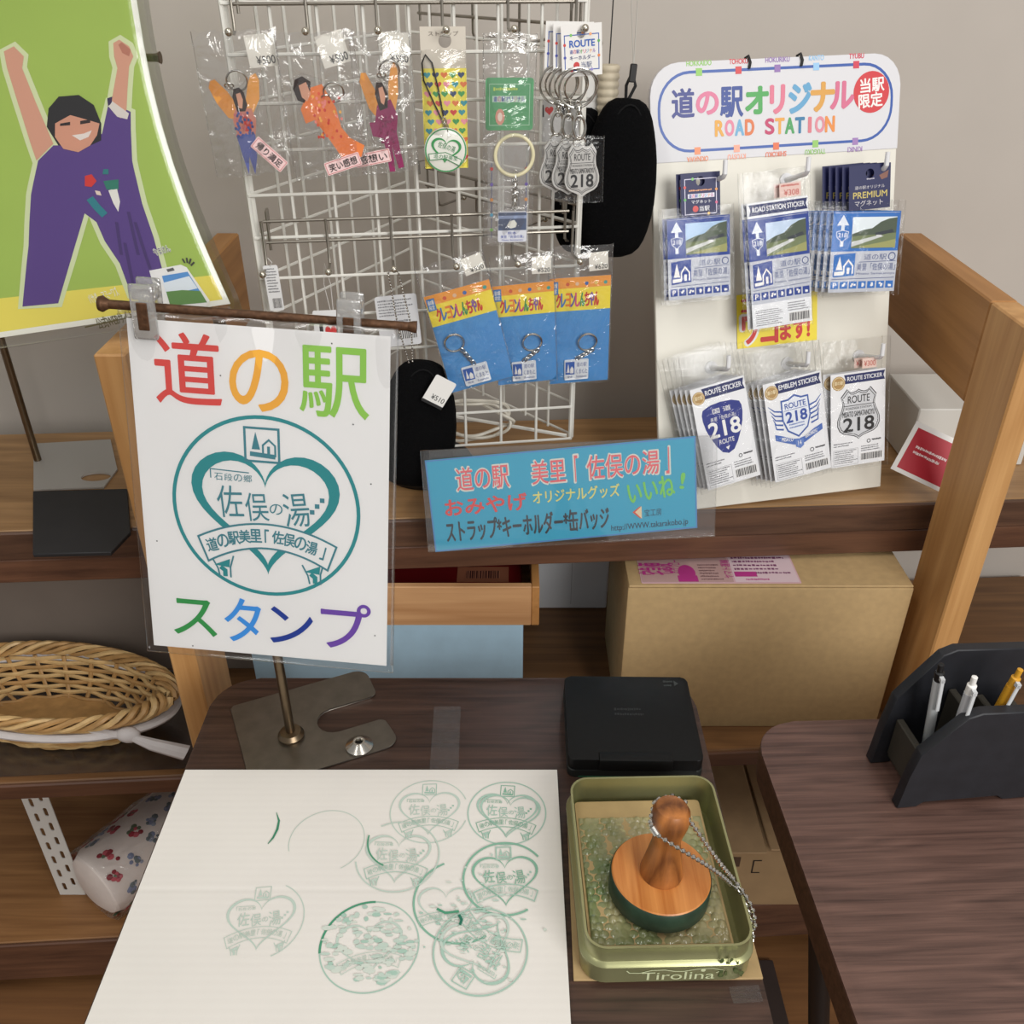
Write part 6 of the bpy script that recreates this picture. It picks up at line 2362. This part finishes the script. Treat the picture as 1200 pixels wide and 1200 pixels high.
o.matrix_local = AM.inverted() @ IM_

# ================================================================== LEFT POSTER ON ITS OWN STAND, FEET OF OTHER STANDS
pst = thing('poster_stand', 'steel sign stand behind the green poster, with only a rod end and its foot showing', 'stand', T((-0.66, 1.13, ZU + 0.0006)))
mb = MB()
pp = [at_z(*q, ZU) for q in ((40, 522), (130, 517), (138, 552), (122, 573), (40, 576))]
org = Vector((-0.66, 1.13, ZU))
hc = at_z(113, 561, ZU) - org
mb.prism([(v.x - org.x, v.y - org.y) for v in pp][::-1], 0, 0.0025, paint((186, 184, 180), 0.45, 0.4), holes=[[(hc.x + 0.02 * math.cos(2 * PI * i / 16), hc.y + 0.012 * math.sin(2 * PI * i / 16)) for i in range(16)]])
mb.build('base_plate', pst)
rend = at_y(188, 67, 0.955) - org
mb = MB()
mb.tube([(0, 0, 0), (0, 0, rend.z)], 0.0048, BRASSY, 12)
mb.build('pole', pst)
mb = MB()
mb.tube([(0, 0, rend.z), (0, -0.10, rend.z), (0, rend.y, rend.z)], 0.004, BRASSY, 12)
mb.tube([(-0.14, rend.y, rend.z), (rend.x - 0.004, rend.y, rend.z - 0.001), (rend.x, rend.y, rend.z - 0.001)], 0.004, BRASSY, 12, radii=[0.0036, 0.0036, 0.0055])
mb.build('crossbar', pst)
mb = MB()
pp = [at_z(*q, ZU) for q in ((40, 580), (150, 577), (154, 628), (131, 652), (40, 654))]
mb.prism([(v.x, v.y) for v in pp][::-1], ZU + 0.0006, ZU + 0.006, paint((34, 34, 36), 0.6, noise=0.1), 0.0008, 1)
o = mb.build('black_plate')
tag(o, 'flat black plate with clipped corners on the shelf edge beside the pine post', 'plate')

POY = 0.878
PON = upright(6, 4)
POP = Vector((-0.45, POY, 1.2))
PMx, pw3, ph3 = frame((-40, -75), (196, -75), (256, 340), (-10, 440), POP, PON)
# bottom right corner (270,355), right edge leaning in towards the top
br, tr_ = at(270, 356, POP, PON), at(174, 0, POP, PON)
vv = (tr_ - br).normalized()
nn = PON
uu = vv.cross(nn).normalized()
PH, PW = 0.535, 0.465
pc = br + vv * (PH / 2) - uu * (PW / 2)
PMx = Matrix(((uu.x, vv.x, nn.x, pc.x), (uu.y, vv.y, nn.y, pc.y), (uu.z, vv.z, nn.z, pc.z), (0, 0, 0, 1)))
po = thing('poster', 'laminated green poster of a cheering person in purple overalls with one raised fist', 'poster', PMx)
PMI = PMx.inverted()


def pf(px, py):
    q = PMI @ at(px, py, POP, PON)
    t_ = 0.5 - q.y / PH              # allow for the bow of the sheet
    x_ = q.x + 0.022 * math.sin(PI * min(1, max(0, (t_ - 0.35) / 0.65))) - 0.004 * math.sin(PI * t_)
    return (x_ / PW + 0.5, 0.5 - q.y / PH)


def bow(v):
    """the sheet bows gently: its middle bulges away, its lower edge comes back"""
    t = 0.5 - v.y / PH
    return Vector((v.x - 0.022 * math.sin(PI * min(1, max(0, (t - 0.35) / 0.65))), v.y, v.z - 0.02 * math.sin(PI * t)))


mb = MB()
mb.box(-PW / 2, PW / 2, -PH / 2, PH / 2, -0.0004, 0, paint((150, 176, 72), 0.5))
pr = Print(mb, PW, PH, 0.0, 0.45, 0.2)
GRN = paint((158, 184, 84), 0.5, noise=0.06, scale=5)
m_ = 0.011
pr.rect(0, 0, 1, 1, (232, 232, 222), 1)
pr.rect(m_, m_, 1 - m_, 0.955, GRN, 2)
pr.rect(m_, 0.952, 1 - m_, 1 - m_ * 0.9, (226, 212, 92), 2)
pr.poly([(m_, 0.90), (0.5, 0.93), (1 - m_, 0.945), (1 - m_, 0.956), (m_, 0.956)][::-1], (226, 212, 92), 3)
PUR = (84, 58, 128)
halo = (206, 216, 170)
body = [(92, 172), (118, 158), (126, 120), (152, 132), (154, 190), (166, 240), (180, 280), (190, 316), (196, 330), (176, 344), (154, 346), (140, 310), (122, 284), (112, 262), (98, 252), (84, 300), (68, 356), (26, 360), (32, 290), (34, 230), (42, 190), (60, 172)]


def grow(pl, k):
    cx, cy = sum(p[0] for p in pl) / len(pl), sum(p[1] for p in pl) / len(pl)
    out = []
    for i, p in enumerate(pl):
        a, b = Vector(pl[i - 1]), Vector(pl[(i + 1) % len(pl)])
        n_ = (b - a)
        n_ = Vector((n_.y, -n_.x)).normalized()
        out.append((p[0] + n_.x * k, p[1] + n_.y * k))
    return out


arm = [(128, 128), (136, 80), (132, 66), (131, 50), (138, 46), (150, 54), (155, 66), (150, 78), (147, 130), (140, 140)]
arm2 = [(40, 190), (20, 130), (4, 80), (0, 60), (12, 54), (24, 66), (22, 80), (40, 124), (60, 170)]


def PP(pl):
    return [pf(*p) for p in pl]


def ori(pl):
    s_ = sum(pl[i - 1][0] * pl[i][1] - pl[i][0] * pl[i - 1][1] for i in range(len(pl)))
    return pl if s_ > 0 else pl[::-1]


for pl in (body, arm, arm2):
    pr.poly(PP(grow(ori(pl), 6)), halo, 4)
pr.poly(PP(arm), (206, 152, 128), 6)
pr.poly(PP(arm2), (206, 152, 128), 6)
pr.poly(PP([(137, 52), (141, 49), (152, 58), (150, 66), (142, 62)]), (178, 116, 96), 7)
pr.poly(PP(body), PUR, 5)
pr.poly(PP([(124, 124), (128, 118), (150, 134), (148, 141), (136, 138)]), (214, 208, 200), 7)
pr.poly(PP([(124, 116), (130, 114), (129, 128), (125, 126)]), (48, 34, 78), 7)
# head: hair, face
pr.poly(PP([(52, 150), (54, 128), (66, 114), (90, 112), (108, 124), (117, 146), (117, 166), (104, 172), (66, 172)]), (28, 27, 30), 7)
pr.poly(PP([(62, 146), (80, 136), (102, 142), (115, 146), (112, 160), (104, 172), (90, 180), (72, 176), (62, 162)]), (206, 148, 122), 8)
pr.poly(PP([(82, 160), (96, 158), (106, 154), (102, 162), (92, 166)]), (224, 216, 208), 9)
pr.poly(PP([(92, 143), (104, 141), (104, 145), (92, 147)]), (40, 30, 30), 9)
pr.poly(PP([(68, 146), (80, 144), (80, 148), (68, 149)]), (40, 30, 30), 9)
# pattern on the front of the overalls
pr.poly(PP([(126, 225), (136, 222), (140, 238), (138, 250), (132, 240)]), (226, 224, 216), 8)
pr.poly(PP([(120, 214), (138, 212), (138, 224), (124, 224)]), (38, 120, 100), 8)
pr.poly(PP([(98, 208), (106, 206), (112, 214), (106, 221), (98, 220)]), (206, 50, 44), 8)
pr.poly(PP([(120, 200), (126, 200), (126, 206), (119, 206)]), (38, 120, 120), 8)
pr.poly(PP([(110, 225), (116, 226), (118, 231), (112, 230)]), (226, 206, 190), 8)
pr.line(PP([(104, 234), (112, 244), (122, 254)]), 0.016, (36, 124, 134), 8)
for a, b in (((150, 250), (162, 300)), ((136, 262), (142, 300)), ((158, 262), (176, 316)), ((146, 286), (156, 334))):
    pr.line(PP([a, b]), 0.006, (66, 44, 104), 8)
pr.text('やまけん', *pf(178, 292), *pf(201, 297), (36, 34, 60), 12, 0.0, 8)
x, y = pf(190, 295)
pr.text('やまけん', *pf(178, 292), *pf(201, 297), (232, 232, 220), 10, 0.07, 8)
# phone
ph_pts = [(175, 318), (212, 311), (219, 314), (246, 352), (240, 362), (190, 368)]
pr.poly(PP(ph_pts), (232, 231, 228), 10)
pr.poly(PP([(190, 324), (220, 319), (243, 354), (200, 358)]), (84, 144, 204), 11)
pr.poly(PP([(191, 332), (222, 324), (232, 338), (196, 346)]), (220, 228, 234), 12)
pr.poly(PP([(195, 342), (214, 340), (235, 341), (243, 354), (200, 358)]), (96, 138, 72), 13)
pr.line(PP([(196, 318), (204, 316)]), 0.006, (90, 90, 92), 11)
for a, b in (((214, 304), (217, 309)), ((219, 303), (220, 309)), ((224, 304), (222, 310)), ((228, 308), (224, 312))):
    pr.line(PP([a, b]), 0.0035, (60, 60, 50), 11)
pr.text('公式WEBサイト', *pf(110, 371), *pf(160, 377), (90, 84, 52), 11, 0.01, 6)
pr.text('バサダー アミーワズ', *pf(100, 344), *pf(142, 349), (230, 230, 214), 11, 0.01, 8)
pr.line(PP([(100, 383), (150, 372), (178, 367)]), 0.003, (96, 88, 56), 11)
bm_ = mb.bm
for k in range(1, 16):
    geom = bm_.verts[:] + bm_.edges[:] + bm_.faces[:]
    bmesh.ops.bisect_plane(bm_, geom=geom, plane_co=(0, -PH / 2 + PH * k / 16, 0), plane_no=(0, 1, 0))
mb.build('printed_sheet', po, warp=bow)
mb = MB()
mb.grid(lambda u, v: ((u - 0.5) * (PW + 0.02), (v - 0.5) * (PH + 0.02), 0.0028), 20, 32, POUCH, thick=0.0042)
mb.build('laminate_film', po, warp=bow, sharp=180)

# ================================================================== RIGHT END OF THE UPPER SHELF
mb = MB()
lh = at_z(1060, 545, ZU)
t = thing('leaflet_holder', 'pale grey leaflet box at the end of the shelf beside the display board', 'holder', T((0.545, 1.12, ZU + 0.0006)))
mb.box(0, 0.16, 0, 0.12, 0, 0.085, paint((206, 203, 196), 0.5), 0.0015, 1)
mb.build('holder_body', t)
LN = upright(-8, 24)
LP = Vector((0.52, 1.045, 0.83))
M, w, h = frame((1072, 492), (1130, 520), (1106, 590), (1052, 541), LP, LN)
mb = MB()
mb.prism([(-w / 2, -h / 2), (w / 2, -h / 2), (w / 2, h / 2), (-w / 2, h / 2)], -0.0006, 0, PAPER)
pr = Print(mb, w, h, 0.0)
pr.rect(0.08, 0.10, 0.95, 0.92, (176, 28, 46), 1)
pr.small(0.2, 0.40, 0.8, 0.62, 2, (236, 220, 220), 2, seed=4)
o = mb.build('leaflet')
o.matrix_world = M
tag(o, 'red and white leaflet leaning at the end of the shelf', 'leaflet')
